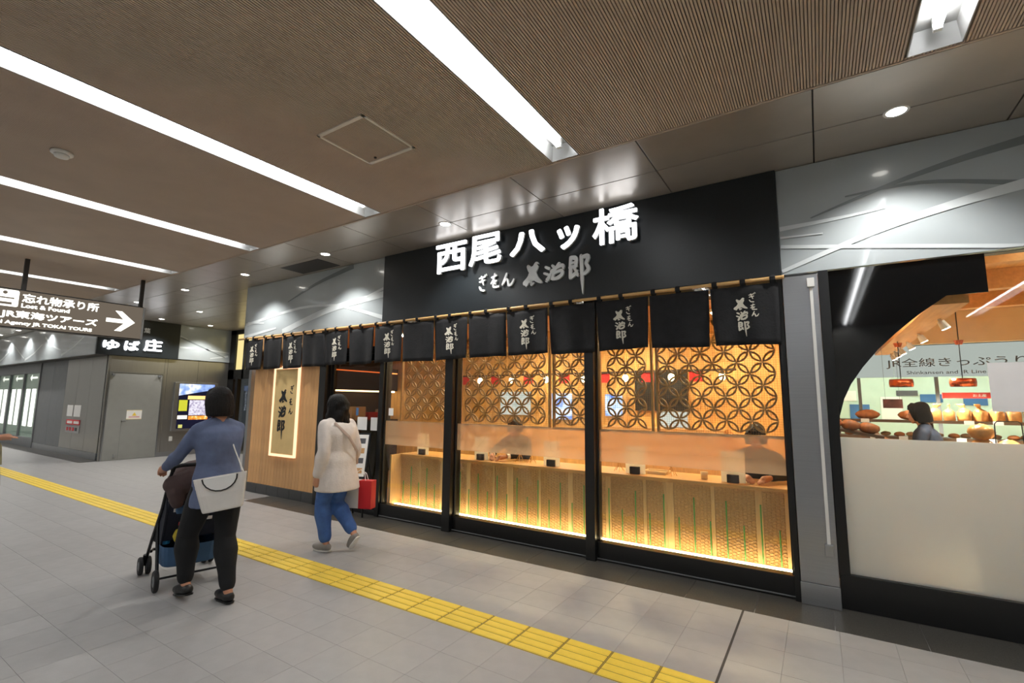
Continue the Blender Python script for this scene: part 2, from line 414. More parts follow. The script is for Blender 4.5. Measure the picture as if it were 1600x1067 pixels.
# ------------------------------------------------------------------ troughs with fluorescent tubes
ORD = ['first','second','third','fourth','fifth','sixth','seventh','eighth','ninth','tenth','eleventh','twelfth','thirteenth','fourteenth','fifteenth','sixteenth']
def light_label(k):
    return {0:'recessed fluorescent ceiling light nearest the big black shop sign', 1:'short visible end of fluorescent ceiling light at the top right above the bakery',
            -1:'long bright ceiling light passing the square access hatch on its left', -2:'recessed ceiling light third from the shop sign, left of the smoke detector',
            -3:'thin ceiling light fourth from the shop sign, above the hanging guide sign', -4:'thin far ceiling light running just behind the hanging guide sign'}.get(k, 'distant recessed ceiling light, ' + {2:'behind the picture edge at right'}.get(k, ORD[-k-5] + ' one beyond the hanging guide sign' if k < -4 else ''))
def trough(x, k):
    t = thing('ceiling_light', light_label(k), 'ceiling light', (x, 3.43, CZ), group='fluorescent lights in the slatted ceiling')
    y0, y1, zt = YB+.05, 3.435, CZ+.12
    m = MB()
    m.add([(x-.12,y0,CZ),(x-.12,y1,CZ),(x+.12,y1,CZ),(x+.12,y0,CZ),(x-.10,y0,zt),(x-.10,y1-.03,zt),(x+.10,y1-.03,zt),(x+.10,y0,zt),
           (x-.126,y0,CZ),(x-.126,y1+.005,CZ),(x+.126,y1+.005,CZ),(x+.126,y0,CZ),(x-.126,y0,zt+.01),(x-.126,y1+.005,zt+.01),(x+.126,y1+.005,zt+.01),(x+.126,y0,zt+.01)],
          [(4,5,6,7),(0,1,5,4),(1,2,6,5),(2,3,7,6),(3,0,4,7),(8,12,13,9),(9,13,14,10),(10,14,15,11),(11,15,12,8),(12,15,14,13),(8,9,1,0),(9,10,2,1),(10,11,3,2),(11,8,0,3)])
    obj('housing', m, mt['white_gloss'], t)
    obj('tube', MB().tube([(x, y0+.1, CZ+.065), (x, y1-.13, CZ+.065)], .024, 8), mt['tube'], t)
    obj('tube_holder', MB().box(x-.02, x+.02, y1-.13, y1-.10, CZ+.04, CZ+.118), mt['white'], t)
for k, x in enumerate(TR): trough(x, k-12)

# ------------------------------------------------------------------ downlights
def downlight(x, y, label, lit=True):
    t = thing('downlight', label, 'downlight', (x, y, CZ), group='round downlights in the soffit')
    obj('rim', MB().lathe([(.062,-.004),(.075,-.004),(.078,0),(.062,0),(.056,.03)], (x,y,CZ), 20, cap=False), mt['white'], t, smooth=True)
    obj('lens', MB().lathe([(.058,-.002),(.03,-.008),(.003,-.010)], (x,y,CZ), 20), mt['lamp'], t)
    ld = bpy.data.lights.new('downlight_beam', 'SPOT'); ld.energy = DOWN_W*6; ld.spot_size = math.radians(118); ld.spot_blend = .55
    ld.shadow_soft_size = .04; ld.color = (1, .97, .93)
    lo = bpy.data.objects.new('downlight_beam', ld); COL.objects.link(lo); lo.parent = t; lo.location = (0, 0, -.03)
DL = [(.573,4.07,'bright round downlight above the grey fascia over the bakery'),(-3.55,4.065,'round downlight just left of and above the first character of the black sign'),
      (-5.76,4.07,'round downlight above the grey fascia left of the black sign'),(-7.88,4.085,'round downlight above the left end of the grey fascia by the corner'),
      (-10.0,4.1,'round downlight in the soffit just right of the guide sign hanger'),(-12.2,4.12,'round downlight in the soffit behind the guide sign pole'),
      (-12.22,5.36,'round downlight in the recess nearest the shop corner'),(-14.25,5.37,'round downlight directly above the small black sign with white characters'),
      (-14.3,6.58,'round downlight over the pale panel right of the small black sign'),(-18.6,4.05,'far downlight over the left fascia, nearest the small black sign'),
      (-20.7,4.05,'far downlight over the left fascia, second beyond the small black sign'),(-22.8,4.05,'far downlight over the left fascia, third beyond the small black sign'),(-24.9,4.05,'far downlight over the left fascia, at the edge of the picture')]
for a in DL: downlight(*a)
# smoke detector
t = thing('smoke_detector', 'white round smoke detector on the slatted ceiling', 'detector', (-5.24, 1.134, CZ))
obj('base', MB().lathe([(.075,0),(.075,-.015),(.065,-.022)], (-5.24,1.134,CZ), 24), mt['plastic'], t, smooth=True)
obj('sensor_head', MB().lathe([(.05,-.022),(.052,-.03),(.045,-.045),(.03,-.05)], (-5.24,1.134,CZ), 24), mt['plastic'], t, smooth=True)

# ================================================================== OUTER SHELL
struct('wall_back', MB().box(XL, XR, YB-.15, YB, 0, 3.9), mt['concrete'])
struct('wall_right', MB().box(XR, XR+.15, YB, 12, 0, 3.9), mt['concrete'])
struct('wall_left', MB().box(XL-.15, XL, YB, 12, 0, 3.9), mt['concrete'])
# ================================================================== TEXT AND BRUSH STROKES
def text_mesh(body, width=None, height=None, depth=.01, offset=0.0, bold=0.0):
    """glyph outlines as a mesh in local XZ, front towards -Y, lower left at the origin"""
    cu = bpy.data.curves.new('text', 'FONT'); cu.body = body; cu.size = 1; cu.extrude = depth/2 if not (width or height) else 0
    cu.offset = offset; cu.resolution_u = 3
    cu.extrude = .02
    o = bpy.data.objects.new('text', cu); COL.objects.link(o)
    dg = bpy.context.evaluated_depsgraph_get(); me = bpy.data.meshes.new_from_object(o.evaluated_get(dg))
    bpy.data.objects.remove(o); bpy.data.curves.remove(cu)
    vs = [v.co.copy() for v in me.vertices]
    fs = [tuple(q.vertices) for q in me.polygons]
    bpy.data.meshes.remove(me)
    x0, x1 = min(v.x for v in vs), max(v.x for v in vs); y0, y1 = min(v.y for v in vs), max(v.y for v in vs)
    sx = width/(x1-x0) if width else None; sy = height/(y1-y0) if height else None
    sx = sx or sy; sy = sy or sx
    if bold: sx *= (width-2*bold)/width if width else 1; sy *= (height-2*bold)/height if height else 1
    m = MB()
    sh = [(0,0)] if not bold else [(0,bold),(2*bold,bold),(bold,0),(bold,2*bold),(.3*bold,.3*bold),(1.7*bold,.3*bold),(.3*bold,1.7*bold),(1.7*bold,1.7*bold)]
    for k, (dx, dz) in enumerate(sh):                 # bold: the outline drawn with a round pen
        m.add([((v.x-x0)*sx+dx, -(v.z/.02)*(depth/2+k*.00015), (v.y-y0)*sy+dz) for v in vs], fs)
    return m
def place(mb, fn):
    r = MB(); r.v = [fn(*p) for p in mb.v]; r.f = list(mb.f); return r
# characters of the brush-written name, as strokes (points, widths) in a 0..1 box, y up
def _norm(x0, x1, y0, y1, strokes):
    return [([((x-x0)/(x1-x0), 1-(y-y0)/(y1-y0)) for x, y in pts], [wd/(x1-x0) for wd in ws], (y1-y0)/(x1-x0)) for pts, ws in strokes]
BR = dict(
 tame=_norm(380,590,275,470,[([(438,305),(455,330),(480,360)],[34,46,50]),([(528,298),(512,325),(492,360)],[50,58,60]),([(488,335),(478,385),(462,415)],[60,82,60]),
   ([(475,375),(445,415),(398,442)],[56,56,40]),([(500,375),(530,420),(582,452)],[56,48,20]),([(440,425),(415,462)],[30,22]),([(478,440),(472,462),(500,452)],[20,22,16]),([(500,420),(535,405)],[26,20])]),
 ji=_norm(405,585,500,640,[([(420,516),(450,532)],[22,26]),([(408,566),(440,580)],[20,22]),([(432,628),(452,600),(468,566)],[34,28,12]),
   ([(482,512),(506,540)],[22,28]),([(540,505),(505,548),(478,572)],[28,28,22]),([(470,556),(530,530),(572,522),(578,545)],[22,28,28,20]),
   ([(490,578),(480,620)],[26,28]),([(488,580),(560,562),(562,600),(505,626)],[22,26,30,26]),([(485,622),(540,622)],[24,22])]),
 ro=_norm(420,600,670,918,[([(440,682),(436,735)],[26,26]),([(440,680),(486,690),(482,738)],[24,30,26]),([(432,742),(490,738)],[24,20]),([(450,715),(478,712)],[16,14]),
   ([(440,745),(438,800)],[30,30]),([(438,806),(470,790),(500,768)],[28,26,14]),([(470,745),(500,795)],[18,22]),
   ([(532,682),(536,760),(538,830),(543,916)],[28,30,26,5]),([(540,688),(590,688),(572,730)],[22,30,24]),([(572,732),(592,768),(556,795)],[22,30,22])]),
 gi=_norm(615,725,175,335,[([(624,212),(690,202)],[13,15]),([(628,244),(694,234)],[14,16]),([(652,196),(664,232),(680,272)],[15,18,14]),([(628,290),(648,318),(690,326)],[16,16,18]),
   ([(697,186),(704,200)],[9,10]),([(713,178),(721,192)],[9,10])]),
 wo=_norm(635,740,380,482,[([(648,404),(704,394)],[13,14]),([(684,382),(668,420),(644,444)],[14,15,12]),([(650,440),(686,428),(692,450)],[12,14,12]),([(706,430),(668,450),(676,470),(734,472)],[12,14,16,14])]),
 n=_norm(652,760,510,600,[([(694,516),(676,548),(658,580)],[16,16,14]),([(660,578),(690,552),(704,560),(708,588)],[12,14,16,14]),([(708,590),(735,585),(756,556)],[14,16,10])]),
)
def stroke_poly(pts, ws, asp):
    """smooth brush stroke outline in box units (x 0..1, y scaled by asp to stay square)"""
    P0 = [Vector((x, y*asp)) for x, y in pts]
    q = []; wd = []
    for i in range(len(P0)-1):
        a = P0[max(i-1,0)]; b = P0[i]; c = P0[i+1]; d = P0[min(i+2, len(P0)-1)]
        for k in range(5):
            t = k/5
            q.append(.5*((2*b)+(c-a)*t+(2*a-5*b+4*c-d)*t*t+(3*b-3*c+d-a)*t**3)); wd.append(ws[i]*(1-t)+ws[i+1]*t)
    q.append(P0[-1]); wd.append(ws[-1])
    L = []; Rr = []
    for i, p in enumerate(q):
        t = (q[min(i+1,len(q)-1)]-q[max(i-1,0)]).normalized(); n = Vector((-t.y, t.x)); h = wd[i]/2
        L.append(p+n*h); Rr.append(p-n*h)
    t0 = (q[0]-q[1]).normalized(); t1 = (q[-1]-q[-2]).normalized(); h0, h1 = wd[0]/2, wd[-1]/2
    n0 = Vector((-t0.y, t0.x)); n1 = Vector((-t1.y, t1.x))
    cap0 = [q[0]+t0*h0*math.cos(a)+n0*h0*math.sin(a) for a in (-1,-.5,0,.5,1)]
    cap1 = [q[-1]+t1*h1*math.cos(a)+n1*h1*math.sin(a) for a in (-1,-.5,0,.5,1)]
    return L, Rr, cap0, cap1
def brush_char(key, x0, x1, z0, z1, fn, d0, d1):
    """fn(x, z, d) -> 3D"""
    mb = MB()
    for si, (pts, ws, asp) in enumerate(BR[key]):
        L, Rr, c0, c1 = stroke_poly(pts, ws, asp)
        ring = L + c1[::-1] + Rr[::-1] + c0[::-1]
        m = lambda p: (x0+(x1-x0)*p.x, z0+(z1-z0)*p.y/asp)
        n = len(L)
        a = [m(p) for p in L]; b = [m(p) for p in Rr]; e0 = [m(p) for p in c0]; e1 = [m(p) for p in c1]
        # front strip, back strip and side wall
        dz_ = d0 - si*min(.0005, abs(d1-d0)*.15)
        v = [fn(*p, dz_) for p in a+b+e0+e1] + [fn(*p, d1) for p in a+b+e0+e1]; N = 2*n+10
        f = []
        for i in range(n-1): f += [(i, i+1, n+i+1, n+i), (N+i, N+n+i, N+n+i+1, N+i+1)]
        f += [tuple(2*n+k for k in range(5)), tuple(N+2*n+4-k for k in range(5)), tuple(2*n+5+k for k in range(5)), tuple(N+2*n+9-k for k in range(5))]
        f += [(0, n, 2*n+0, 2*n+4), (n-1, 2*n-1, 2*n+5, 2*n+9)]
        for idx in (list(range(n)), list(range(n, 2*n)), list(range(2*n, 2*n+5)), list(range(2*n+5, 2*n+10))):
            for i, j in zip(idx[:-1], idx[1:]): f.append((i, j, N+j, N+i))
        mb.add(v, f)
    return mb

# ================================================================== SHOP FRONT: FASCIA
wall = struct('wall_front', MB().box(-8.75, 4.2, 4.66, 4.74, 2.63, 3.60).box(-8.72, -8.64, 4.74, 8.2, 0, 3.60), mt['grey'])
def fascia(x0, x1, y, parent, z0=2.635, z1=3.575):
    return obj('fascia_panel', MB().box(x0+.003, x1-.003, y, y+.05, z0, z1), mt['fascia'], parent, bevel=.002)
_sk = [0]
def streak(pts, w0, w1, mat, parent, y):
    _sk[0] += 1; y -= .0006*(_sk[0] % 8)
    ws = [w0+(w1-w0)*i/(len(pts)-1) for i in range(len(pts))]
    L, Rr, c0, c1 = stroke_poly(pts, ws, 1.0)
    n = len(L); v = [(p.x, y, min(3.57, max(2.64, p.y))) for p in L+Rr] + [(p.x, y+.002, min(3.57, max(2.64, p.y))) for p in L+Rr]
    f = [(i, n+i, n+i+1, i+1) for i in range(n-1)] + [(i, i+1, 2*n+i+1, 2*n+i) for i in range(n-1)] + [(n+i+1, n+i, 3*n+i, 3*n+i+1) for i in range(n-1)]
    obj('streak', MB().add(v, f), mat, parent)
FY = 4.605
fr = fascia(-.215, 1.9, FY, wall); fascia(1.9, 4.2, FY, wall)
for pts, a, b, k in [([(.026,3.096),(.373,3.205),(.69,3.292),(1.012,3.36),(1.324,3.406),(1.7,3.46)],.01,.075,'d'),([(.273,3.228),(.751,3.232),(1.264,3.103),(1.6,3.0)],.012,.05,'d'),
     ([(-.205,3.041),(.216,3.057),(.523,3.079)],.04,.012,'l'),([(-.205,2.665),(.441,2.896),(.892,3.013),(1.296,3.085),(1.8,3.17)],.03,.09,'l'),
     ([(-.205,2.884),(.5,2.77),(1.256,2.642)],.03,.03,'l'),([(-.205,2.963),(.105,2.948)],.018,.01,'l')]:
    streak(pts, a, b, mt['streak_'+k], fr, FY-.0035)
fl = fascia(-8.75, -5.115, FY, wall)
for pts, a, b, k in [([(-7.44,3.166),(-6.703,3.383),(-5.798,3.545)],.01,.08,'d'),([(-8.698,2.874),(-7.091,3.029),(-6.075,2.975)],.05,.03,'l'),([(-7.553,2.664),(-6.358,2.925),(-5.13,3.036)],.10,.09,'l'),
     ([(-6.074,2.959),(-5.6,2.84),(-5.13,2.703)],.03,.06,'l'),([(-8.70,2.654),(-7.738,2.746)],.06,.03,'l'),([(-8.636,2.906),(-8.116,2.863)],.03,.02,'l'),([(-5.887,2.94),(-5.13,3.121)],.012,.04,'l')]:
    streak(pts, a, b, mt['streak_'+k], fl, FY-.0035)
for sx, sz in ((-5.25,3.48),(-5.18,3.48),(-5.25,3.42)): obj('fixing_bolt', MB().lathe([(.012,-.006),(.012,0)], (sx, FY, sz), 8, 'y'), mt['steel'], fl)

# ------------------------------------------------------------------ the sign
sign = thing('shop_sign', 'large black shop sign with glowing white characters and silver brush writing', 'sign', (-2.66, 4.57, 2.63))
obj('board', MB().box(-5.108, -.215, 4.575, 4.655, 2.632, 3.576), mt['signblack'], sign, bevel=.003)
for ch, x0, x1, z0, z1, off in [('西',-4.064,-3.571,3.147,3.526,.008),('尾',-3.526,-3.05,3.165,3.543,.007),('八',-2.926,-2.466,3.195,3.475,.013),('ッ',-2.314,-2.046,3.175,3.43,.012),('橋',-1.897,-1.408,3.148,3.536,.006)]:
    for nm, off2, dy, dep, mat in (('character_face', off, 4.497, .010, 'letter'), ('character_side', off*.8, 4.516, .030, 'white')):
        m = text_mesh(ch, x1-x0, z1-z0, dep, 0, off2)
        o = obj(nm, place(m, lambda x, y, z: (x0+x, dy+y, z0+z)), mt[mat], sign)
    obj('stand_off', MB().tube([((x0+x1)/2, 4.53, (z0+z1)/2+.05), ((x0+x1)/2, 4.58, (z0+z1)/2+.05)], .008, 8), mt['steel'], sign)
for key, x0, x1, z0, z1 in [('gi',-3.415,-3.286,2.851,3.07),('wo',-3.239,-3.106,2.869,3.052),('n',-3.074,-2.899,2.866,3.037),('tame',-2.78,-2.531,2.841,3.107),('ji',-2.507,-2.257,2.859,3.05),('ro',-2.206,-1.962,2.672,3.106)]:
    obj('brush_character', brush_char(key, x0, x1, z0, z1, lambda x, z, d: (x, d, z), 4.552, 4.577), mt['silver'], sign)

# ------------------------------------------------------------------ noren curtain on a bamboo pole
NX0, NW, NN = -8.45, .548, 15
def pole_mb():
    m = MB(); y, z = 4.49, 2.592
    pts = []; rr = []
    xx = -8.68
    while xx < -.2:
        pts += [(xx,y,z),(min(xx+.31,-.2),y,z),(min(xx+.32,-.19),y,z)]; rr += [.0155,.0155,.0185]; xx += .33
    return m.tube(pts, rr, 10)
pole = tag(obj('curtain_pole', pole_mb(), mt['bamboo'], smooth=True), 'long bamboo pole carrying the black curtain below the sign', 'pole')
noren = thing('shop_curtain', 'black split curtain with cream brush writing hanging across the shop front', 'curtain', (-4.3, 4.5, 2.05))
for i in range(NN):
    x0 = NX0 + NW*i + .008; x1 = NX0 + NW*(i+1) - .008
    if i == 0: x0 -= .03
    nx, nz = 14, 10; zt, zb = 2.556, 2.048 + random.uniform(-.012,.012)
    ph = random.uniform(0, 6); am = random.uniform(.009,.018); sk = random.uniform(-.012,.012); gp = random.uniform(.004,.02)
    def sp(u, v):      # u across, v down
        x = x0+(x1-x0)*u + sk*v*v + (gp*(u-.5)*-2*v*v if True else 0)
        y = 4.497 + am*(.35+v)*math.sin(2*PI*u*1.6+ph) + .006*math.sin(7*u+ph*2)*v + .012*v
        return (x, y, zt-(zt-zb)*v - .012*math.sin(PI*u)*(1-v)*0 - .006*v*math.sin(3*u+ph))
    m = MB(); v = []; f = []
    for th in (0, .003):
        for j in range(nz+1):
            for k in range(nx+1):
                q = sp(k/nx, j/nz); v.append((q[0], q[1]+th, q[2]))
    N = (nx+1)*(nz+1)
    for j in range(nz):
        for k in range(nx):
            a = j*(nx+1)+k; f += [(a, a+nx+1, a+nx+2, a+1), (N+a, N+a+1, N+a+nx+2, N+a+nx+1)]
    edge = [k for k in range(nx+1)] + [j*(nx+1)+nx for j in range(1, nz+1)] + [nz*(nx+1)+k for k in range(nx-1,-1,-1)] + [j*(nx+1) for j in range(nz-1,0,-1)]
    for a, b in zip(edge, edge[1:]+edge[:1]): f.append((a, b, N+b, N+a))
    c = obj('cloth_panel', m.add(v, f), mt['cloth'], noren, smooth=True)
    for u in (.07, .93) if i else (.1, .93):
        x = x0+(x1-x0)*u if u > .5 or True else x0
        if u > .5 and i < NN-1: continue
        a = MB().tube([(x,4.51,2.55),(x,4.472,2.575),(x,4.468,2.60),(x,4.49,2.616),(x,4.512,2.60),(x,4.51,2.55)], .004, 6, squash=(5.5,1,1))
        obj('hanging_loop', a, mt['cloth'], c)
    x = (x0+x1)/2
    a = MB().tube([(x,4.51,2.55),(x,4.472,2.575),(x,4.468,2.60),(x,4.49,2.616),(x,4.512,2.60),(x,4.51,2.55)], .004, 6, squash=(5.5,1,1)); obj('hanging_loop', a, mt['cloth'], c)
    if i % 2 == 0:
        bx = x0 - .008 + NW*.5 - .275
        lg = MB()
        def on(x, z, d):
            u = (x-x0)/(x1-x0); vv = (zt-z)/(zt-zb); q = sp(u, vv); return (q[0], q[1]-.0025+d, z)
        for key, a, b, z0, z1 in [('tame',.190,.301,2.347,2.450),('ji',.206,.300,2.255,2.332),('ro',.211,.305,2.112,2.243),('gi',.313,.370,2.400,2.487),('wo',.321,.376,2.333,2.388),('n',.330,.387,2.274,2.323)]:
            q = brush_char(key, bx+a, bx+b, z0, z1, on, 0, .001); lg.add(q.v, q.f)
        obj('brush_writing', lg, mt['ink'], c)
# ================================================================== SHOP FRONT: WINDOWS
def win(n, x0, x1, mull):
    m = MB().box(x0, x1, 4.60, 4.70, .002, .175)
    for a, b, y0 in mull: m.box(a, b, y0, 4.74, .002, 2.63)
    w_ = struct('window_%d' % n, m, mt['black'], bevel=.003)
    obj('sill_bead', MB().box(x0, x1, 4.594, 4.60, .018, .026), mt['grey'], w_)
    return w_
w1 = win(1, -5.10, -3.90, [(-5.11,-5.035,4.58)])
w2 = win(2, -3.78, -2.03, [(-3.90,-3.78,4.545)])
w3 = win(3, -1.93, -.245, [(-2.03,-1.93,4.545),(-.252,-.212,4.56)])
panes = [(w1,-5.03,-3.905),(w2,-3.775,-2.035),(w3,-1.925,-.255)]
for w_, a, b in panes:
    obj('pane', MB().box(a, b, 4.632, 4.640, .178, 2.62), mt['glass'], w_)
    obj('frosted_band', MB().box(a, b, 4.643, 4.6445, .948, 1.266), mt['frostband'], w_)
    obj('pane_gasket', MB().box(a, a+.012, 4.62, 4.65, .178, 2.62).box(b-.012, b, 4.62, 4.65, .178, 2.62), mt['blackmatt'], w_)
obj('notice', MB().box(-4.955, -4.87, 4.628, 4.6315, 1.335, 1.435), mt['paper'], w1)
# ------------------------------------------------------------------ sliding door
d1 = struct('door_1', MB().box(-6.42,-6.27,4.56,4.74,.002,2.63).box(-6.27,-5.11,4.60,4.70,.002,.06).box(-6.27,-5.11,4.6,4.7,2.2,2.3), mt['black'], bevel=.003)
lf = obj('door_leaf', MB().box(-6.25,-6.19,4.65,4.69,.06,2.2).box(-5.19,-5.12,4.65,4.69,.06,2.2).box(-6.19,-5.19,4.65,4.69,.06,.16).box(-6.19,-5.19,4.65,4.69,2.1,2.2), mt['black'], d1, bevel=.002)
obj('door_pane', MB().box(-6.19,-5.19,4.666,4.674,.16,2.1), mt['glassdark'], lf)
obj('olive_film', MB().box(-5.55,-5.19,4.676,4.678,.16,1.25), P('olive_film', '#8d8d72', .6), lf)
obj('door_notice', MB().box(-5.62,-5.42,4.660,4.664,1.12,1.30), mt['paper'], lf); obj('door_notice', MB().box(-5.34,-5.21,4.660,4.664,1.12,1.30), mt['paper'], lf)
obj('blue_sticker', MB().box(-5.66,-5.61,4.661,4.664,1.32,1.43), mt['blueink'], lf)
# ------------------------------------------------------------------ lattice screens (circles woven into petals)
A = .21
def lens(r, t):
    """outline of a pointed lens of length 2*r lying along local x"""
    q = []
    L_, h = r, t
    for i in range(9): u = -1+2*i/8; q.append((u*L_, h*(1-u*u)))
    for i in range(1, 8): u = 1-2*i/8; q.append((u*L_, -h*(1-u*u)))
    return q
def petal_mesh():
    o = lens(A/math.sqrt(2)/2, .031); n = len(o); i_ = lens(A/math.sqrt(2)/2*.62, .0145)
    m = MB(); v = []
    for y in (-.008, .008): v += [(x, y, z) for x, z in o] + [(x, y, z) for x, z in i_]
    f = []
    for k in range(n):
        j = (k+1) % n
        f += [(k, j, n+j, n+k), (2*n+k, 3*n+k, 3*n+j, 2*n+j), (k, 2*n+k, 2*n+j, j), (n+k, n+j, 3*n+j, 3*n+k)]
    return to_mesh('petal', m.add(v, f), mt['lattice'])
PET = petal_mesh()
LY, LZ0, LZ1 = 4.80, 1.257, 2.32
def lattice(x0, x1, label):
    t = thing('lattice_screen', label, 'screen', ((x0+x1)/2, LY, LZ0), group='bamboo lattice screens behind the shop windows')
    rx, rz = (x0+x1)/2, LZ0
    obj('screen_frame', MB().box(x0, x1, LY-.018, LY+.022, LZ0-.022, LZ0+.006).box(x0, x1, LY-.018, LY+.022, LZ1, LZ1+.03).box(x0, x0+.022, LY-.018, LY+.022, LZ0, LZ1).box(x1-.022, x1, LY-.018, LY+.022, LZ0, LZ1), mt['lattice'], t, bevel=.001)
    i0, i1 = math.floor((x0-GXL)/A*2)-1, math.ceil((x1-GXL)/A*2)+1
    for i in range(i0, i1):
        for j in range(-1, 12):
            # petal centres sit between neighbouring nodes of the diagonal net
            px, pz = GXL + (i+.5)*A/2, 1.281 + (j+.5)*A/2
            if x0+.04 < px < x1-.04 and LZ0+.03 < pz < LZ1-.02:
                s = 1 if (i+j) % 2 == 0 else -1
                put(PET, 'petal', (px-rx, 0, pz-rz), t, rot=(0, -s*PI/4, 0))
    g = MB(); xx = x0+.03
    while xx < x1-.02: g.box(xx-.0008, xx+.0008, LY+.012, LY+.0136, LZ0, LZ1); xx += .021
    zz = LZ0+.02
    while zz < LZ1: g.box(x0+.02, x1-.02, LY+.0136, LY+.0152, zz-.0008, zz+.0008); zz += .021
    o = obj('thread_mesh', g, mt['thread'], t, kind='stuff')
GXL = -1.254
lattice(-4.90, -3.92, 'bamboo lattice screen in the window nearest the sliding door')
lattice(-3.86, -2.555, 'left bamboo lattice screen in the middle shop window')
lattice(-2.525, -1.99, 'narrow bamboo lattice screen beside the right post of the middle window')
lattice(-1.975, -1.395, 'left bamboo lattice screen in the right-hand shop window, with dark gaps')
lattice(-1.365, -.23, 'widest bamboo lattice screen, beside the steel pillar')

# ------------------------------------------------------------------ counter with woven front, green sticks and light strip
ct = thing('window_counter', 'long light wood counter with woven bamboo front behind the shop windows', 'counter', (-2.5, 5.1, 0))
CX0, CX1, CFY = -4.98, -.20, 4.93
obj('counter_top', MB().box(CX0, CX1, 4.905, 5.42, .765, .800), mt['woodh'], ct, bevel=.003)
obj('counter_back', MB().box(CX0, CX1, 5.02, 5.05, .0, .765), mt['woodh'], ct)
obj('base_ledge', MB().box(CX0, CX1, 4.735, 4.79, .0, .145).box(CX0, CX1, 4.79, 4.95, .0, .12), mt['woodlight'], ct)
obj('light_strip', MB().box(CX0+.02, CX1-.02, 4.80, 4.85, .12, .152), mt['led'], ct)
obj('end_panel', MB().box(CX0-.03, CX0, 4.735, 5.42, 0, .80), mt['woodlight'], ct)
obj('front_backing', MB().box(CX0, CX1, CFY+.012, CFY+.03, .12, .765), mt['woodh'], ct)
# vertical boards between woven fields
strip = MB().box(-.5, .5, -.006, .006, 0, .645)
bx = CX0; k = 0
bd_me = to_mesh('board', MB().box(0, .034, -.005, .008, .12, .765), mt['woodlight'])
bd2_me = to_mesh('board', MB().box(0, .06, -.004, .008, .12, .765), mt['woodlight'])
def weave_mesh(wd):
    """woven field: horizontal splints passing over and under uprights"""
    m = MB(); n = max(2, round(wd/.034)); h = .0145; z = .125; r = 0
    while z < .76:
        for i in range(n):
            a, b = wd*i/n, wd*(i+1)/n; o = -.005 if (i+r) % 2 == 0 else .002
            m.add([(a,.004,z),(b,.004,z),(b,.004,z+h-.001),(a,.004,z+h-.001),(a+.006,o-.002,z+.002),(b-.006,o-.002,z+.002),(b-.006,o-.002,z+h-.003),(a+.006,o-.002,z+h-.003)],
                  [(4,5,6,7),(0,1,5,4),(1,2,6,5),(2,3,7,6),(3,0,4,7)])
        z += h; r += 1
    return m
W1 = to_mesh('woven_panel', weave_mesh(.34), mt['weave']); W2 = to_mesh('woven_panel', weave_mesh(.17), mt['weave'])
base = Vector((-2.5, 5.1, 0))
pat = [0.34, 'a', 0.34, 'b', 0.17, 'a', 0.17, 'b', 0.34, 'a', .17, 'a', 'b']
while bx < CX1-.06:
    q = pat[k % len(pat)]; k += 1
    if q == 'a': put(bd_me, 'board', (bx-base.x, CFY-base.y, 0), ct); bx += .035
    elif q == 'b': put(bd2_me, 'board', (bx-base.x, CFY-base.y, 0), ct); bx += .061
    else:
        if bx+q > CX1: q = .17
        if bx+q > CX1: break
        put(W1 if q == .34 else W2, 'woven_panel', (bx-base.x, CFY-base.y, 0), ct, ); bx += q+.001
st_a = to_mesh('green_stick', MB().tube([(0,0,.12),(0,0,.65)], .0062, 8), mt['green'], smooth=False)
st_b = to_mesh('green_stick', MB().tube([(0,0,.12),(0,0,.45)], .0062, 8), mt['green'])
sx = -1.914
i = 0
while -1.914-.1415*i > -4.95: i += 1
for k in range(-i+1, 13):
    x = -1.914 + .1415*k
    if x > -.25: break
    put(st_a if k % 2 == 0 else st_b, 'green_stick', (x-base.x, 4.885-base.y, 0), ct)
# menu cards standing on the counter
for x, lab in ((-.73,'white menu card in black holder on the counter end by the steel pillar'),(-1.67,'white menu card in black holder beside the middle post, right window'),(-2.66,'white menu card in black holder at the right of the middle window'),
               (-3.67,'white menu card in black holder at the left of the middle window'),(-4.67,'white menu card in black holder in the window nearest the sliding door')):
    t = thing('menu_card', lab, 'card', (x, 5.02, .80), group='menu cards on the window counter')
    obj('card', MB().box(x-.105, x+.105, 5.018, 5.022, .803, 1.085), mt['card'], t)
    obj('holder', MB().box(x-.052, x+.052, 4.985, 5.016, .801, .875), mt['darkwood'], t, bevel=.002)
# small wire stands with cups, on the counter
for x, lab in ((-1.33,'small wire rack on the counter left of the end menu card'),(-2.98,'small wire rack on the counter left of a menu card, middle window'),(-1.88,'small wire rack on the counter right behind the middle post'),(-3.15,'small wire rack beside the white cuffed hand')):
    m = MB()
    for a in range(5):
        q = 2*PI*a/5
        m.tube([(x+.06*math.cos(q), 5.12+.06*math.sin(q), .802), (x+.03*math.cos(q), 5.12+.03*math.sin(q), .85), (x, 5.12, .915)], .003, 5)
    tag(obj('wire_rack', m, mt['bamboo']), lab, 'rack', 'wire racks on the counter')
t = tag(obj('tea_cup', MB().lathe([(.03,.0),(.036,.07),(.032,.07),(.027,.006)], (-1.0,5.08,.801), 14), mt['cream'], smooth=True), 'small pale cup on the counter beside the end menu card', 'cup')
tag(obj('serving_tray', MB().box(-1.62,-1.38,5.1,5.3,.801,.81).box(-1.62,-1.38,5.1,5.11,.81,.83).box(-1.62,-1.38,5.29,5.3,.81,.83).box(-1.62,-1.61,5.11,5.29,.81,.83).box(-1.39,-1.38,5.11,5.29,.81,.83), mt['cream']), 'pale serving tray on the counter in the right window', 'tray')

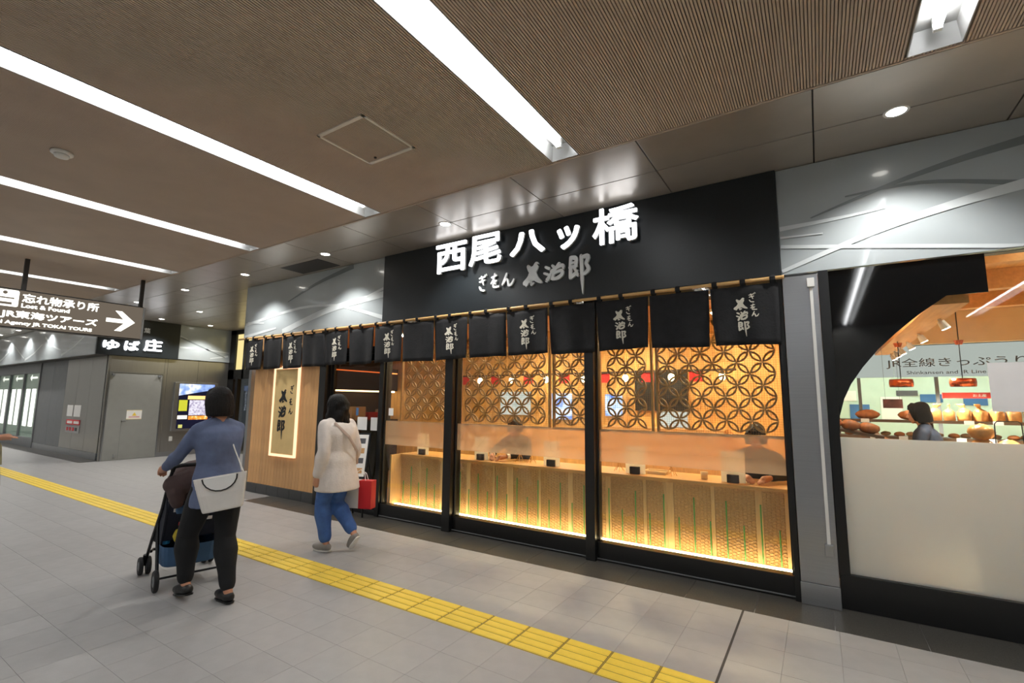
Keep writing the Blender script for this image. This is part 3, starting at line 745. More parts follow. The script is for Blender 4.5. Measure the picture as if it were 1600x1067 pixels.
# warm cove lamp hidden above the windows, behind the curtain
cv = thing('cove_light', 'warm cove light above the shop windows, glowing between the curtain panels', 'lamp', (-2.6, 4.73, 2.55))
obj('cove_housing', MB().box(-5.0, -.26, 4.69, 4.80, 2.605, 2.62).box(-5.0,-.26,4.69,4.70,2.50,2.605), mt['woodh'], cv); obj('cove_tube', MB().box(-4.98, -.28, 4.715, 4.755, 2.59, 2.605), EM('cove_glow', '#ffc988', 26.0), cv)
# ------------------------------------------------------------------ room behind the windows
struct('shop_back_wall', MB().box(-8.6, -.2, 8.0, 8.1, 0, 2.7), mt['shopwall'])
struct('shop_side_wall', MB().box(-.20, -.12, 4.75, 8.1, 0, 2.7), mt['shopwall'])
struct('trim_1', MB().box(-8.6, -.2, 4.75, 8.1, 2.64, 2.7), mt['shopceil'])
struct('shop_floor', MB().box(-8.6, -.12, 4.66, 8.1, -.003, .0025), mt['shopfloor'])
# dark alcove with screens, banners and lamps on the back wall
t = thing('display_alcove', 'dark alcove in the shop back wall seen through the lattice', 'alcove', (-1.9, 7.9, 0))
obj('dark_panel', MB().box(-2.62,-1.77,7.94,7.995,1.41,2.08), mt['blackmatt'], t); obj('lower_cabinet', MB().box(-3.1,-1.2,7.6,7.995,.003,1.15), mt['wood'], t, bevel=.004)
def lit(name, x0, x1, z0, z1, mat, lab, cat, y=7.93):
    o = obj(name, MB().box(x0, x1, y, y+.03, z0, z1), mat, bevel=.002); return tag(o, lab, cat)
scr = PRINT('blue_screen', [(.3,'#5a78c8'),(.5,'#cfe0ff'),(.62,'#eef2ff'),(.75,'#7f9ade')], 7, 1.3, 2)
scw = PRINT('poster_glow', [(.3,'#d9cdb8'),(.5,'#f2efe4'),(.7,'#c9d0c4')], 5, .75, 5)  # paper posters glow by themselves, shop light put into their colour
lit('display_screen', -4.2, -3.8, 1.23, 1.70, scr, 'bluish lit screen on the back wall behind the narrow lattice', 'screen')
lit('display_screen', -3.15, -2.85, 1.31, 1.68, scr, 'bluish lit screen on the back wall beside the dark alcove', 'screen')
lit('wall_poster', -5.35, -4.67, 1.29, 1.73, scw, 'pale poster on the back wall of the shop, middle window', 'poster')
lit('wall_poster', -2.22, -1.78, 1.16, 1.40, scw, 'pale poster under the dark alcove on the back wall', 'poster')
rail = thing('lantern_rail', 'row of red banners and warm bulbs along the shop back wall', 'lamp', (-3.6, 7.6, 1.9))
obj('rail', MB().box(-6.1, -1.0, 7.6, 7.64, 2.02, 2.05), mt['darkwood'], rail)
for i in range(14):
    x = -6.0 + i*.37
    if i % 2 == 0: obj('red_banner', MB().box(x-.10, x+.10, 7.615, 7.625, 1.87, 2.02), mt['redpaper'], rail)
    else:
        obj('bulb', MB().ball((x,7.62,1.94), (.05,.05,.06)), mt['bulb'], rail, smooth=True); obj('bulb_cap', MB().lathe([(.02,.05),(.02,.1)], (x,7.62,1.92), 10), mt['darkwood'], rail)
# warm ceiling lamps of the shop
for i, (x, y) in enumerate([(-4.3,6.0),(-2.6,6.0),(-.9,6.0),(-4.3,7.2),(-2.6,7.2),(-.9,7.2),(-5.7,5.6)]):
    t = thing('shop_lamp', 'round warm shop ceiling lamp, ' + ['front row, over the left window','front row, over the middle window','front row, beside the steel pillar','back row, left','back row, middle','back row, right','just inside the sliding door'][i], 'lamp', (x, y, 2.64), group='warm ceiling lamps inside the shop')
    obj('lamp_rim', MB().lathe([(.15,0),(.16,-.03),(.14,-.035)], (x,y,2.64), 20), mt['white'], t); obj('lamp_diffuser', MB().lathe([(.135,-.036),(.09,-.05),(.01,-.055)], (x,y,2.64), 20), mt['warm'], t)
# cabinet of goods seen through the sliding door
t = thing('goods_cabinet', 'dark cabinet with a lit shelf of goods behind the sliding door', 'cabinet', (-8.4, 6.9, 0))
obj('cabinet_body', MB().box(-8.6,-8.15,5.9,7.9,.003,1.12).box(-8.62,-8.58,5.9,7.9,1.12,2.0).box(-8.6,-8.2,5.9,7.9,1.75,2.25), mt['darkwood'], t, bevel=.004)
obj('shelf_light', MB().box(-8.30,-8.24,5.95,7.85,1.72,1.75), mt['bulb'], t)
obj('top_light', MB().box(-8.20,-8.17,5.95,7.85,2.14,2.16), EM('orange_strip', '#ff8040', 2.5), t)
for i in range(5):
    tag(obj('gift_box', MB().box(-8.45,-8.25,6.05+i*.36,6.33+i*.36,1.122,1.122+.16+.06*(i%3)), [mt['redpaper'],mt['paper'],mt['cream']][i%3], bevel=.003), ['red gift box at the left end of the lit shelf','white gift box second on the lit shelf','cream gift box in the middle of the lit shelf','red gift box fourth on the lit shelf','white gift box at the right end of the lit shelf'][i], 'box', 'gift boxes behind the sliding door')
# menu stand by the door
ms = thing('menu_stand', 'slanted black-framed menu stand with pictures of sweets beside the door', 'sign', (-5.35, 4.42, 0))
rot = Matrix.Rotation(math.radians(-14), 3, 'X') @ Matrix.Rotation(math.radians(12), 3, 'Z')
mc = Vector((-5.34,4.40,.80)); my = Matrix.Rotation(math.radians(25), 3, 'Z') @ Matrix.Rotation(math.radians(-12), 3, 'X')
obj('stand_frame', MB().cbox(mc, (.40,.022,.60), my), mt['black'], ms); obj('menu_sheet', MB().cbox(mc+my@Vector((0,-.0125,0)), (.36,.003,.55), my), mt['paper'], ms)
for i in range(8):
    obj('sweet_picture', MB().cbox(mc+my@Vector((-.1+.2*(i%2),-.0145,.19-.13*(i//2))), (.09,.0015,.07), my), [mt['bread'],mt['inkgrey'],mt['green'],mt['wood']][i%4], ms)
for s in (-.16,.16):
    a = mc+my@Vector((s,.012,-.28)); obj('leg', MB().tube([a, (a.x, a.y+.02, .004)], .011, 8), mt['black'], ms)
    b = mc+my@Vector((s,.012,.1)); obj('leg', MB().tube([b, (b.x+.02, b.y+.18, .004)], .011, 8), mt['black'], ms)

# ------------------------------------------------------------------ timber wall with lit scroll
wd = struct('timber_wall', MB().box(-8.27,-6.42,4.615,4.72,.15,2.63), mt['wood'])
bw = 1.85/22
bm_ = to_mesh('plank', MB().box(.0015, bw-.0015, -.012, 0, .152, 2.6), mt['wood'])
for i in range(22): put(bm_, 'plank', (-8.27+i*bw, 4.615, 0), wd)
for i in range(6): obj('base_tile', MB().box(-8.27+i*.3083+.002, -8.27+(i+1)*.3083-.002, 4.585, 4.72, .002, .149), mt['basetile'], wd, bevel=.002)
sc_ = thing('name_scroll', 'tan name board with black brush writing in a glowing frame on the timber wall', 'sign', (-7.30, 4.58, .63))
obj('scroll_board', MB().box(-7.60,-6.985,4.578,4.602,.66,2.035), mt['tan'], sc_)
obj('light_frame', MB().box(-7.645,-7.60,4.57,4.602,.63,2.06).box(-6.985,-6.95,4.57,4.602,.63,2.06).box(-7.60,-6.985,4.57,4.602,2.035,2.06).box(-7.60,-6.985,4.57,4.602,.63,.67), mt['scrollglow'], sc_)
obj('scroll_hook', MB().box(-7.44,-7.34,4.575,4.602,2.06,2.085), mt['scrollglow'], sc_)
for key, x0, x1, z0, z1 in [('tame',-7.455,-7.235,1.49,1.70),('ji',-7.455,-7.255,1.25,1.43),('ro',-7.465,-7.265,.90,1.21),('gi',-7.17,-7.075,1.63,1.77),('wo',-7.18,-7.085,1.45,1.56),('n',-7.18,-7.075,1.30,1.40)]:
    obj('brush_character', brush_char(key, x0, x1, z0, z1, lambda x, z, d: (x, d, z), 4.5755, 4.578), mt['inkblack'], sc_)

# ------------------------------------------------------------------ steel pillar and conduit
pl = struct('trim_2', MB().box(-.208,.045,4.545,4.74,.168,2.60), mt['steel'], bevel=.003)
obj('pillar_base', MB().box(-.212,.049,4.541,4.74,.002,.165), mt['steel'], pl, bevel=.003)
cd = thing('wall_conduit', 'white plastic cable conduit running down the steel pillar', 'conduit', (-.005, 4.54, .39))
obj('channel', MB().box(-.017,.006,4.527,4.545,.47,2.50), mt['plastic'], cd, bevel=.002)
obj('upper_box', MB().box(-.032,.020,4.513,4.545,2.49,2.565), mt['plastic'], cd, bevel=.003)
obj('lower_box', MB().box(-.034,.022,4.511,4.545,.385,.475), mt['steel'], cd, bevel=.004)
# ================================================================== BAKERY ON THE RIGHT
bw_ = struct('window_4', MB().box(.05, 4.2, 4.60, 4.70, .002, .255).box(.047, .118, 4.575, 4.72, .255, 2.63), mt['black'], bevel=.003)
obj('frosted_pane', MB().box(.118, 4.2, 4.64, 4.650, .255, 1.282), mt['frostbig'], bw_)
obj('pane', MB().box(.118, 4.2, 4.64, 4.648, 1.284, 2.63), mt['glass'], bw_)
arc = [(.118,1.285),(.128,1.45),(.165,1.585),(.217,1.70),(.30,1.83),(.405,1.965),(.522,2.086),(.67,2.22),(.836,2.345),(1.06,2.345),(1.06,2.63),(.118,2.63)]
obj('black_arch_film', MB().prism(arc, lambda a, b, d: (a, d, b), 4.632, 4.638), mt['arch'], bw_)
obj('paper_poster', MB().box(1.01, 1.55, 4.634, 4.636, 1.50, 1.84), mt['papergrey'], bw_)
struct('bakery_floor', MB().box(.05, 4.2, 4.70, 12, -.003, .0025), mt['cream'])
struct('bakery_side_wall', MB().box(-.10, -.02, 4.75, 12, 0, 3.0), mt['cream'])
struct('trim_3', MB().box(-.1, 4.2, 4.75, 9.3, 2.92, 3.0), mt['orange'])
struct('trim_4', MB().box(.76, .98, 4.76, 9.2, 2.30, 2.918), mt['orange'])
struct('bakery_bulkhead_wall', MB().box(-.02, 4.2, 9.3, 9.4, 2.45, 2.918), mt['cream'])
for y in (5.4, 6.6, 7.8): struct('trim_%d' % (5+int(y)), MB().box(.98, 4.2, y, y+.12, 2.72, 2.918), mt['orange'])
# ceiling strip lamps and recessed spots of the bakery
def strip(x0, x1, y0, y1, lab):
    t = thing('bakery_strip_light', lab, 'ceiling light', ((x0+x1)/2, (y0+y1)/2, 2.9))
    obj('housing', MB().box(x0-.03, x1+.03, y0-.02, y1+.02, 2.885, 2.918), mt['white'], t); obj('diffuser', MB().box(x0, x1, y0, y1, 2.872, 2.885), mt['bakelamp'], t)
strip(1.75, 1.85, 4.95, 5.35, 'strip light on the orange bakery ceiling at the right edge')
strip(2.6, 2.7, 5.6, 6.5, 'strip light deeper in the bakery ceiling'); strip(.30, .40, 5.2, 6.2, 'strip light on the bakery ceiling behind the black arch')
for i, y in enumerate((5.55, 6.6, 7.4, 8.1, 8.6, 9.0)):
    nm = ['largest spotlight, nearest the black arch', 'second spotlight from the black arch', 'third spotlight from the black arch', 'fourth spotlight from the black arch', 'fifth spotlight from the black arch', 'farthest spotlight, above the ticket sign'][i]
    t = thing('track_spotlight', 'white ' + nm + ' under the bakery beam', 'spotlight', (.97, y, 2.3), group='spotlights under the bakery beam')
    d = Vector((.45, .1, -.88)).normalized(); p = Vector((.95, y, 2.262))
    obj('bracket', MB().tube([(.93,y,2.30),(.95,y,2.25)], .012, 8), mt['white'], t)
    obj('barrel', MB().tube([p-d*.02, p+d*.055], [.026,.036], 14), mt['white'], t); obj('lens', MB().tube([p+d*.056, p+d*.059], .031, 14), mt['bakelamp'], t)
    ld = bpy.data.lights.new('spot_beam', 'SPOT'); ld.energy = BAKE_W*3; ld.spot_size = math.radians(75); ld.spot_blend = .5; ld.color = (1,.92,.80); ld.shadow_soft_size = .04
    lo = bpy.data.objects.new('spot_beam', ld); COL.objects.link(lo); lo.parent = t
    lo.location = p + d*.1 - Vector((.97, y, 2.3)); lo.rotation_euler = Vector((0,0,-1)).rotation_difference(d).to_euler()
# pendant lamps in copper
for x, lab in ((.83,'copper drum pendant lamp nearer the black arch'),(1.375,'copper drum pendant lamp in front of the letters JR Line')):
    t = thing('pendant_lamp', lab, 'lamp', (x, 7.3, 2.9), group='copper pendant lamps in the bakery')
    obj('canopy_cap', MB().lathe([(.03,-.05),(.045,0)], (x,7.3,2.28), 14), mt['copper'], t)
    obj('cord', MB().tube([(x,7.3,2.9),(x,7.3,1.84)], .005, 6), mt['black'], t)
    obj('shade', MB().lathe([(.112,1.755),(.118,1.80),(.112,1.845),(.03,1.85),(.03,1.845),(.108,1.84),(.113,1.80),(.107,1.755)], (x,7.3,0), 28), mt['copper'], t, smooth=True)
    obj('bulb', MB().ball((x,7.3,1.79), .035), mt['bakelamp'], t, smooth=True)
# ticket office beyond the bakery
tk = thing('ticket_office_sign', 'white ticket office sign with grey lettering seen through the bakery', 'sign', (1.9, 9.45, 2.0))
for a, b in ((.0,1.0),(1.0,1.9),(1.9,2.8),(2.8,4.15)): obj('sign_panel', MB().box(a+.004, b-.004, 9.45, 9.50, 1.97, 2.445), mt['ticketwhite'], tk, bevel=.002)
m = text_mesh('JR全線きっぷうりば', 1.80, .155, .004, .004); obj('lettering', place(m, lambda x, y, z: (.91+x, 9.445+y, 2.10+z)), mt['inkgrey'], tk)
m = text_mesh('Shinkansen and JR Line Tickets', 1.20, .066, .004, .004); obj('lettering', place(m, lambda x, y, z: (1.15+x, 9.445+y, 1.995+z)), mt['inkgrey'], tk)
tw = struct('ticket_office_wall', MB().box(-.02, 4.2, 11.8, 11.9, 0, 2.9), mt['mint'])
for x, z0, z1, k in ((.5,1.2,1.55,'blueink'),(1.0,1.25,1.7,'paper'),(1.6,1.6,1.75,'blueink'),(2.2,1.55,1.7,'blueink'),(.3,1.62,1.82,'paper'),(1.25,1.72,1.82,'inkgrey')):
    obj('counter_notice', MB().box(x, x+.32, 11.78, 11.80, z0, z1), mt[k], tw)
struct('trim_20', MB().box(-.02,4.2,9.5,11.8,2.40,2.45), mt['white'])
for x in (.8, 2.0, 3.2):
    t = thing('ticket_office_light', {.8:'ticket office strip light nearest the arch',2.0:'middle strip light of the ticket office',3.2:'ticket office strip light farthest from the arch'}[x], 'ceiling light', (x, 10.6, 2.4), group='strip lights of the ticket office')
    obj('housing', MB().box(x-.08, x+.08, 10.0, 11.3, 2.38, 2.40), mt['white'], t); obj('diffuser', MB().box(x-.06, x+.06, 10.02, 11.28, 2.37, 2.38), mt['ticketlamp'], t)
for i, x in enumerate((.55, 1.5, 2.4)):
    tag(obj('office_post', MB().box(x-.022, x+.022, 9.52, 9.56, .0, 1.97), mt['grey'], bevel=.003), ['grey steel post of the ticket office nearest the black arch','grey steel post of the ticket office behind the shopper with black bob','grey steel post of the ticket office at the right edge'][i], 'post')
tag(obj('red_banner', MB().box(1.29, 1.95, 7.93, 7.95, 1.63, 1.70), mt['redsign']), 'red banner above the bagged loaves', 'banner')
m = text_mesh('お土産', .12, .035, .003, .003); b_ = bpy.data.objects['red_banner.001'] if 'red_banner.001' in bpy.data.objects else None
for o in list(COL.objects):
    if o.name.startswith('red_banner') and o.get('category') == 'banner': obj('lettering', place(m, lambda x, y, z: (1.57+x, 7.926+y, 1.647+z)), mt['paper'], o)
hp_ = thing('hanging_picture', 'small dark picture of bread hanging behind the shelves', 'picture', (.825, 8.21, 1.5))
obj('picture_board', MB().box(.72, .93, 8.2, 8.22, 1.50, 1.62), P('bread_picture', '#6b4038', .5, var=.5, scale=14), hp_, bevel=.002)
for x in (.75,.90): obj('cord', MB().tube([(x,8.21,1.62),(x,8.21,2.92)], .002, 5), mt['grey'], hp_)
# bread shelves
sh = thing('bread_shelf', 'two-tier brown bread shelf running across the back of the bakery', 'shelf', (1.6, 7.65, 0))
for z in (1.13, 1.33):
    obj('shelf_board', MB().box(.16, 3.6, 7.48, 7.86, z, z+.028), mt['shelfwood'], sh, bevel=.003)
    obj('price_rail', MB().box(.16, 3.6, 7.470, 7.48, z, z+.034), mt['shelfwood'], sh)
for x in (.2, 1.15, 2.1, 3.1): obj('shelf_post', MB().box(x-.015, x+.015, 7.84, 7.87, .003, 1.36), mt['shelfwood'], sh)
obj('shelf_base', MB().box(.16, 3.6, 7.50, 7.86, .003, .75), mt['shelfwood'], sh)
for i, (x, z) in enumerate([(.42,1.33),(.95,1.33),(1.38,1.33),(1.62,1.33),(.5,1.13),(.78,1.13),(1.3,1.13),(1.55,1.13)]):
    obj('price_tag', MB().box(x, x+.085, 7.462, 7.468, z-.005, z+.04), mt['paper'], sh)
def lump(w_, d_, h_, seed):
    r = random.Random(seed); m = MB().ball((0,0,h_/2), (w_/2, d_/2, h_/2), 12, 8)
    m.v = [(x*(1+r.uniform(-.06,.06)), y*(1+r.uniform(-.06,.06)), max(0, z*(1+r.uniform(-.08,.08)))) for x, y, z in m.v]; return m
def bagged(seed):
    r = random.Random(seed)
    m = MB().loft([((0,0,0),.056,.05),((0,0,.008),.060,.054),((0,0,.105),.060,.054),((.002,0,.128),.048,.034),((.006,0,.146),.026,.013),((.010,0,.154),.020,.009),((.024,0,.180),.034,.012),((.034,0,.200),.042,.010),((.035,0,.202),.03,.006)], 16, 4)
    m.v = [(x*(1+r.uniform(-.07,.07)), y*(1+r.uniform(-.07,.07)), z) for x, y, z in m.v]; return m
BAG = [to_mesh('bagged_loaf', bagged(i), mt['bagclear'], smooth=True) for i in range(3)]
for i, x in enumerate((1.15,1.285,1.42,1.555,1.69,1.825,1.96)):
    o = obj('bagged_loaf', BAG[i % 3], None); o.location = (x, 7.62, 1.359); o.rotation_euler[2] = i*1.3
    tag(o, ORD[i] + ' bagged loaf from the shopper with black bob along the top shelf', 'bread', 'bagged loaves on the top shelf')
LUMP = [to_mesh('bread_roll', lump(.11,.10,.055,i), mt['breadpale' if i % 2 else 'bread'], smooth=True) for i in range(4)]
for i in range(16):
    x = .30 + i*.125; o = obj('bread_roll', LUMP[i % 4], None); o.location = (x, 7.62 + (.06 if i % 2 else -.04), 1.159)
    tag(o, ORD[i] + ' bread roll from the arch along the lower bakery shelf', 'bread', 'bread rolls on the lower shelf')
LO = to_mesh('bread_loaf', lump(.26,.13,.12,9), mt['bread'], smooth=True)
for x, lab in ((.50,'dark round loaf on the top shelf close to the black arch'),(.93,'golden loaf on the top shelf in front of the shopper with black bob')):
    o = obj('bread_loaf', LO, None); o.location = (x, 7.62, 1.359); tag(o, lab, 'bread')
# slanting rack of breads at the left
rk = thing('slanting_bread_rack', 'slanting brown rack of breads just inside the window by the arch', 'rack', (.22, 5.6, 0))
for z in (1.26, 1.12):
    obj('sloping_shelf', MB().add([(.0,5.35,z+.06),(.46,5.35,z-.02),(.46,5.85,z-.02),(.0,5.85,z+.06),(.0,5.35,z+.085),(.46,5.35,z+.005),(.46,5.85,z+.005),(.0,5.85,z+.085)], [(0,3,2,1),(4,5,6,7),(0,1,5,4),(1,2,6,5),(2,3,7,6),(3,0,4,7)]), mt['shelfwood'], rk)
obj('rack_body', MB().box(.0,.44,5.36,5.84,.003,1.08), mt['shelfwood'], rk)
for x in (.01,.44):
    for y in (5.36,5.83): obj('rack_post', MB().box(x-.01,x+.01,y-.01,y+.01,1.08,1.33 if x<.1 else 1.25), mt['shelfwood'], rk)
LR = to_mesh('rack_bread', lump(.15,.12,.09,21), mt['bread'], smooth=True); LR2 = to_mesh('rack_bread', lump(.12,.10,.05,22), mt['breadpale'], smooth=True)
for i in range(9):
    x = .09+.14*(i%3); y = 5.44+.15*(i//3); o = obj('rack_bread', LR, None); o.location = (x, y, 1.343-.174*x); tag(o, 'brown crusty bread on the upper slanting rack, ' + ['front','middle','back'][i//3] + ' row, ' + ['high end','centre','low end'][i%3], 'bread', 'breads on the upper slanting rack')
    o = obj('rack_bread', LR2, None); o.location = (x, y, 1.203-.174*x); tag(o, 'pale bun on the lower slanting rack, ' + ['front','middle','back'][i//3] + ' row, ' + ['high end','centre','low end'][i%3], 'bread', 'buns on the lower slanting rack')
# wire basket and bagged bread close to the glass on the right
bs = thing('wire_basket', 'black wire display frame at the window, right edge', 'basket', (1.21, 5.2, 0))
obj('wire_loop', MB().tube([(1.13,5.2,1.14),(1.135,5.2,1.40),(1.15,5.2,1.42),(1.27,5.2,1.42),(1.285,5.2,1.40),(1.29,5.2,1.14)], .004, 6), mt['black'], bs)
obj('basket_base', MB().box(1.0,1.5,5.1,5.5,.003,1.14), mt['shelfwood'], bs)
for i in range(4):
    o = obj('packed_bread', to_mesh('packed_bread', lump(.17,.14,.13,31+i), mt['bagclear'], smooth=True), None); o.location = (1.08+.15*(i%3), 5.33, 1.142+(.12 if i==3 else 0)); tag(o, ['wrapped bread nearest the arch behind the black wire frame','wrapped bread in the middle behind the black wire frame','wrapped bread farthest from the arch behind the wire frame','wrapped bread lying on top behind the wire frame'][i], 'bread', 'wrapped breads behind the wire frame')

# ================================================================== RECESS WITH GREY DOOR (faces +X)
RX = -14.87
rw = struct('recess_wall', MB().box(RX-.15, RX-.03, 4.62, 7.5, 0, 3.60), mt['grey'])
def rpanel(y0, y1, z0, z1, mat='steel_v', nm='steel_panel', d=.03, bev=.003):
    return obj(nm, MB().box(RX-.03, RX-.03+d, y0+.002, y1-.002, z0, z1), mt[mat], rw, bevel=bev)
rpanel(4.56, 4.60, 0, 2.6); rpanel(5.79, 5.86, .12, 2.6); rpanel(4.6, 5.79, 2.2, 2.6); rpanel(5.86, 6.62, .12, 2.6); rpanel(6.62, 7.45, .12, 2.6)
rpanel(5.79, 7.45, 0, .12, 'steel')
obj('fascia_panel', MB().box(RX-.03, RX+.02, 6.07, 7.45, 2.62, 3.575), mt['fascia'], rw, bevel=.002)
pts = [(6.1,3.2),(6.7,2.98),(7.3,2.75)]
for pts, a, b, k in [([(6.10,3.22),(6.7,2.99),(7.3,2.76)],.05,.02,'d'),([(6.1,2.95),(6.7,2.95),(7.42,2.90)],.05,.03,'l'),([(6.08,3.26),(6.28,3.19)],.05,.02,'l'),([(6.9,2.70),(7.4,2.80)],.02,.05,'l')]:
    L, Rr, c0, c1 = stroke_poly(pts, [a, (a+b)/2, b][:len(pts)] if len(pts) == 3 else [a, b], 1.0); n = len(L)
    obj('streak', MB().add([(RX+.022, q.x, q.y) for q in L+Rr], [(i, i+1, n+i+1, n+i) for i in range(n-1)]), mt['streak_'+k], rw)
dr = struct('door_2', MB().box(RX-.03, RX+.005, 4.63, 5.76, .005, 2.17), mt['greydoor'], bevel=.003)
obj('door_frame', MB().box(RX-.03,RX+.012,4.60,4.63,.0,2.20).box(RX-.03,RX+.012,5.76,5.79,.0,2.20).box(RX-.03,RX+.012,4.63,5.76,2.17,2.20), mt['steel'], dr)
obj('leaf_seam', MB().box(RX+.005,RX+.006,4.955,4.961,.01,1.0), mt['grey'], dr)
hd = obj('lever_handle', MB().box(RX+.005,RX+.03,4.95,4.965,.95,.97).box(RX+.02,RX+.032,4.95,5.06,.952,.968), mt['alu'], dr)
nt = obj('door_notice', MB().box(RX+.005,RX+.007,5.05,5.375,1.0,1.235), mt['paper'], dr)
for i in range(12):
    y = 5.05+.0275*i
    for z in (1.0, 1.22): obj('yellow_mark', MB().box(RX+.007,RX+.008,y,y+.014,z,z+.015), mt['yellow'], nt)
obj('notice_print', MB().prism([(0,0),(.1,0),(.05,.09)], lambda a, b, d: (d, 5.165+a, 1.09+b), RX+.007, RX+.0085), mt['yellow'], nt)
for zz in (1.045,1.065): obj('notice_print', MB().box(RX+.007,RX+.0085,5.1,5.33,zz,zz+.008), mt['redpaper'], nt)
obj('door_closer', MB().box(RX+.005,RX+.05,4.66,4.72,2.10,2.15), mt['grey'], dr); obj('door_closer', MB().box(RX+.005,RX+.05,5.66,5.72,2.10,2.15), mt['grey'], dr)
obj('door_stop', MB().box(RX+.005,RX+.03,4.86,4.89,.07,.15), mt['alu'], dr)
s2 = thing('restaurant_sign', 'small black sign with glowing white characters above the grey door', 'sign', (RX, 5.17, 2.6))
obj('board', MB().box(RX-.03, RX+.06, 4.28, 6.065, 2.605, 3.576), mt['signblack'], s2, bevel=.003)
for chv, y0, y1, z0, z1 in [('ゆ',4.385,4.72,2.735,2.975),('ば',4.82,5.14,2.745,3.0),('庄',5.236,5.649,2.765,3.09)]:
    m = text_mesh(chv, y1-y0, z1-z0, .03, 0, .012); obj('character', place(m, lambda x, y, z: (RX+.085-y, y0+x, z0+z)), mt['letter'], s2)
m = text_mesh('葉', .14, .13, .02, .01); obj('small_character', place(m, lambda x, y, z: (RX+.07-y, 5.21+x, 3.24+z)), mt['silver'], s2)
ds = thing('digital_poster', 'lit picture display of a restaurant front on the steel recess wall', 'screen', (RX, 6.6, .66))
obj('bezel', MB().box(RX, RX+.06, 6.06, 7.17, .66, 1.985), mt['alu'], ds, bevel=.006)
obj('picture_ground', MB().box(RX+.06, RX+.064, 6.17, 7.08, .72, 1.945), EM('screen_night', '#2a2a44', .35), ds)
def sp_(y0, y1, z0, z1, col, s): obj('picture_area', MB().box(RX+.064, RX+.066, y0, y1, z0, z1), col if not isinstance(col, str) else EM('screen_'+col[1:], col, s), ds)
sky_ = PRINT('screen_sky', [(.3,'#3f5fae'),(.5,'#9bb4e6'),(.62,'#f5f3ff'),(.75,'#7f93c9')], 3.5, .95, 3)
obj('picture_area', MB().prism([(6.17,1.62),(7.08,1.80),(7.08,1.945),(6.17,1.945)], lambda a, b, d: (d, a, b), RX+.064, RX+.066), sky_, ds)
sp_(6.19,6.40,1.20,1.50,'#c9c83a',.8); sp_(6.45,6.92,1.08,1.50,PRINT('screen_noren', [(.3,'#9a8fae'),(.6,'#e6e2ee')], 20, .8, 1),1); sp_(6.40,6.95,1.52,1.62,'#ffc27a',1.2)
sp_(6.18,6.42,.98,1.08,'#fff0c8',1.3); sp_(6.45,6.95,.96,1.06,PRINT('screen_glow', [(.3,'#a8481c'),(.55,'#ff9a3c'),(.7,'#fff0c8')], 9, 1.1, 4),1); sp_(6.98,7.03,1.2,1.9,PRINT('screen_text', [(.45,'#20243c'),(.5,'#e8ecff')], 30, .9, 4),1)
sp_(6.22,6.32,.74,.83,'#d9d67a',.7)
tag(obj('wall_socket', MB().box(RX, RX+.012, 6.05, 6.13, .40, .52), mt['plastic'], bevel=.002), 'small white wall socket below the lit picture display', 'socket')
# glazed dark-framed side entrance at the back of the recess
w5 = struct('window_5', MB().box(-14.87,-14.55,7.45,7.55,.0,3.58).box(-14.87,-8.72,7.45,7.55,3.45,3.58).box(-14.87,-8.72,7.45,7.55,2.12,2.40).box(-14.12,-14.03,7.45,7.55,2.12,3.58).box(-14.42,-14.28,7.44,7.55,.0,2.15).box(-13.35,-13.25,7.45,7.55,0,3.58).box(-12.3,-12.2,7.45,7.55,0,3.58).box(-11,-10.9,7.45,7.55,0,3.58), mt['black'], bevel=.003)
for a, b in ((-14.55,-14.12),(-14.03,-13.35),(-13.25,-12.3),(-12.2,-11),(-10.9,-8.72)): obj('transom_pane', MB().box(a, b, 7.50, 7.507, 2.40, 3.45), mt['amber'], w5)  # panes emit amber themselves, light of the room behind put into their colour
for a, b in ((-14.28,-13.35),(-13.25,-12.3),(-12.2,-11),(-10.9,-8.72)): obj('pane', MB().box(a, b, 7.50, 7.507, .0, 2.12), mt['glass'], w5)
obj('pull_handle', MB().tube([(-13.62,7.42,.8),(-13.62,7.42,1.9)], .012, 8), mt['alu'], w5)
struct('inner_wall', MB().box(-14.9,-8.72,9.4,9.5,0,2.2), PRINT('inner_glow', [(.3,'#3a241a'),(.48,'#8a5a34'),(.58,'#ffd08a'),(.68,'#7a4038')], 1.6, .7, 8))  # backing wall glows by itself, warm interior light put into its colour
struct('trim_21', MB().box(-14.9,-8.72,7.55,9.5,2.2,2.26), mt['darkwood'])

# ================================================================== FAR LEFT WALL (faces -Y)
lw = struct('far_wall', MB().box(XL, RX-.03, 4.66, 4.8, 0, 3.6), mt['grey'])
obj('fascia_panel', MB().box(XL, RX-.01, 4.34, 4.40, 2.62, 3.575), mt['fascia'], lw); obj('fascia_return', MB().box(RX-.012, RX-.001, 4.34, 4.62, 2.62, 3.575), mt['fascia'], lw)
obj('fascia_soffit', MB().box(XL, RX-.01, 4.36, 4.66, 2.60, 2.62), mt['dark_trim'], lw)
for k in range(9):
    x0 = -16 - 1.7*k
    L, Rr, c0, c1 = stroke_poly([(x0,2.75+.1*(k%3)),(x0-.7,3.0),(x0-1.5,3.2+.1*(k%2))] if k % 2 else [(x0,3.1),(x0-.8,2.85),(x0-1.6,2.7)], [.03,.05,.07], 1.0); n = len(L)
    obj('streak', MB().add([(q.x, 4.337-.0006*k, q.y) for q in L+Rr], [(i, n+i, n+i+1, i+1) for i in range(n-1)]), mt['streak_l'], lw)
for k in range(3):
    a = -18.05 + .95*k; obj('steel_panel', MB().box(a+.003, a+.947, 4.63, 4.66, .17, 2.6), mt['steel_v'], lw, bevel=.003); obj('base_plate', MB().box(a+.003, a+.947, 4.62, 4.66, .002, .165), mt['steel'], lw)
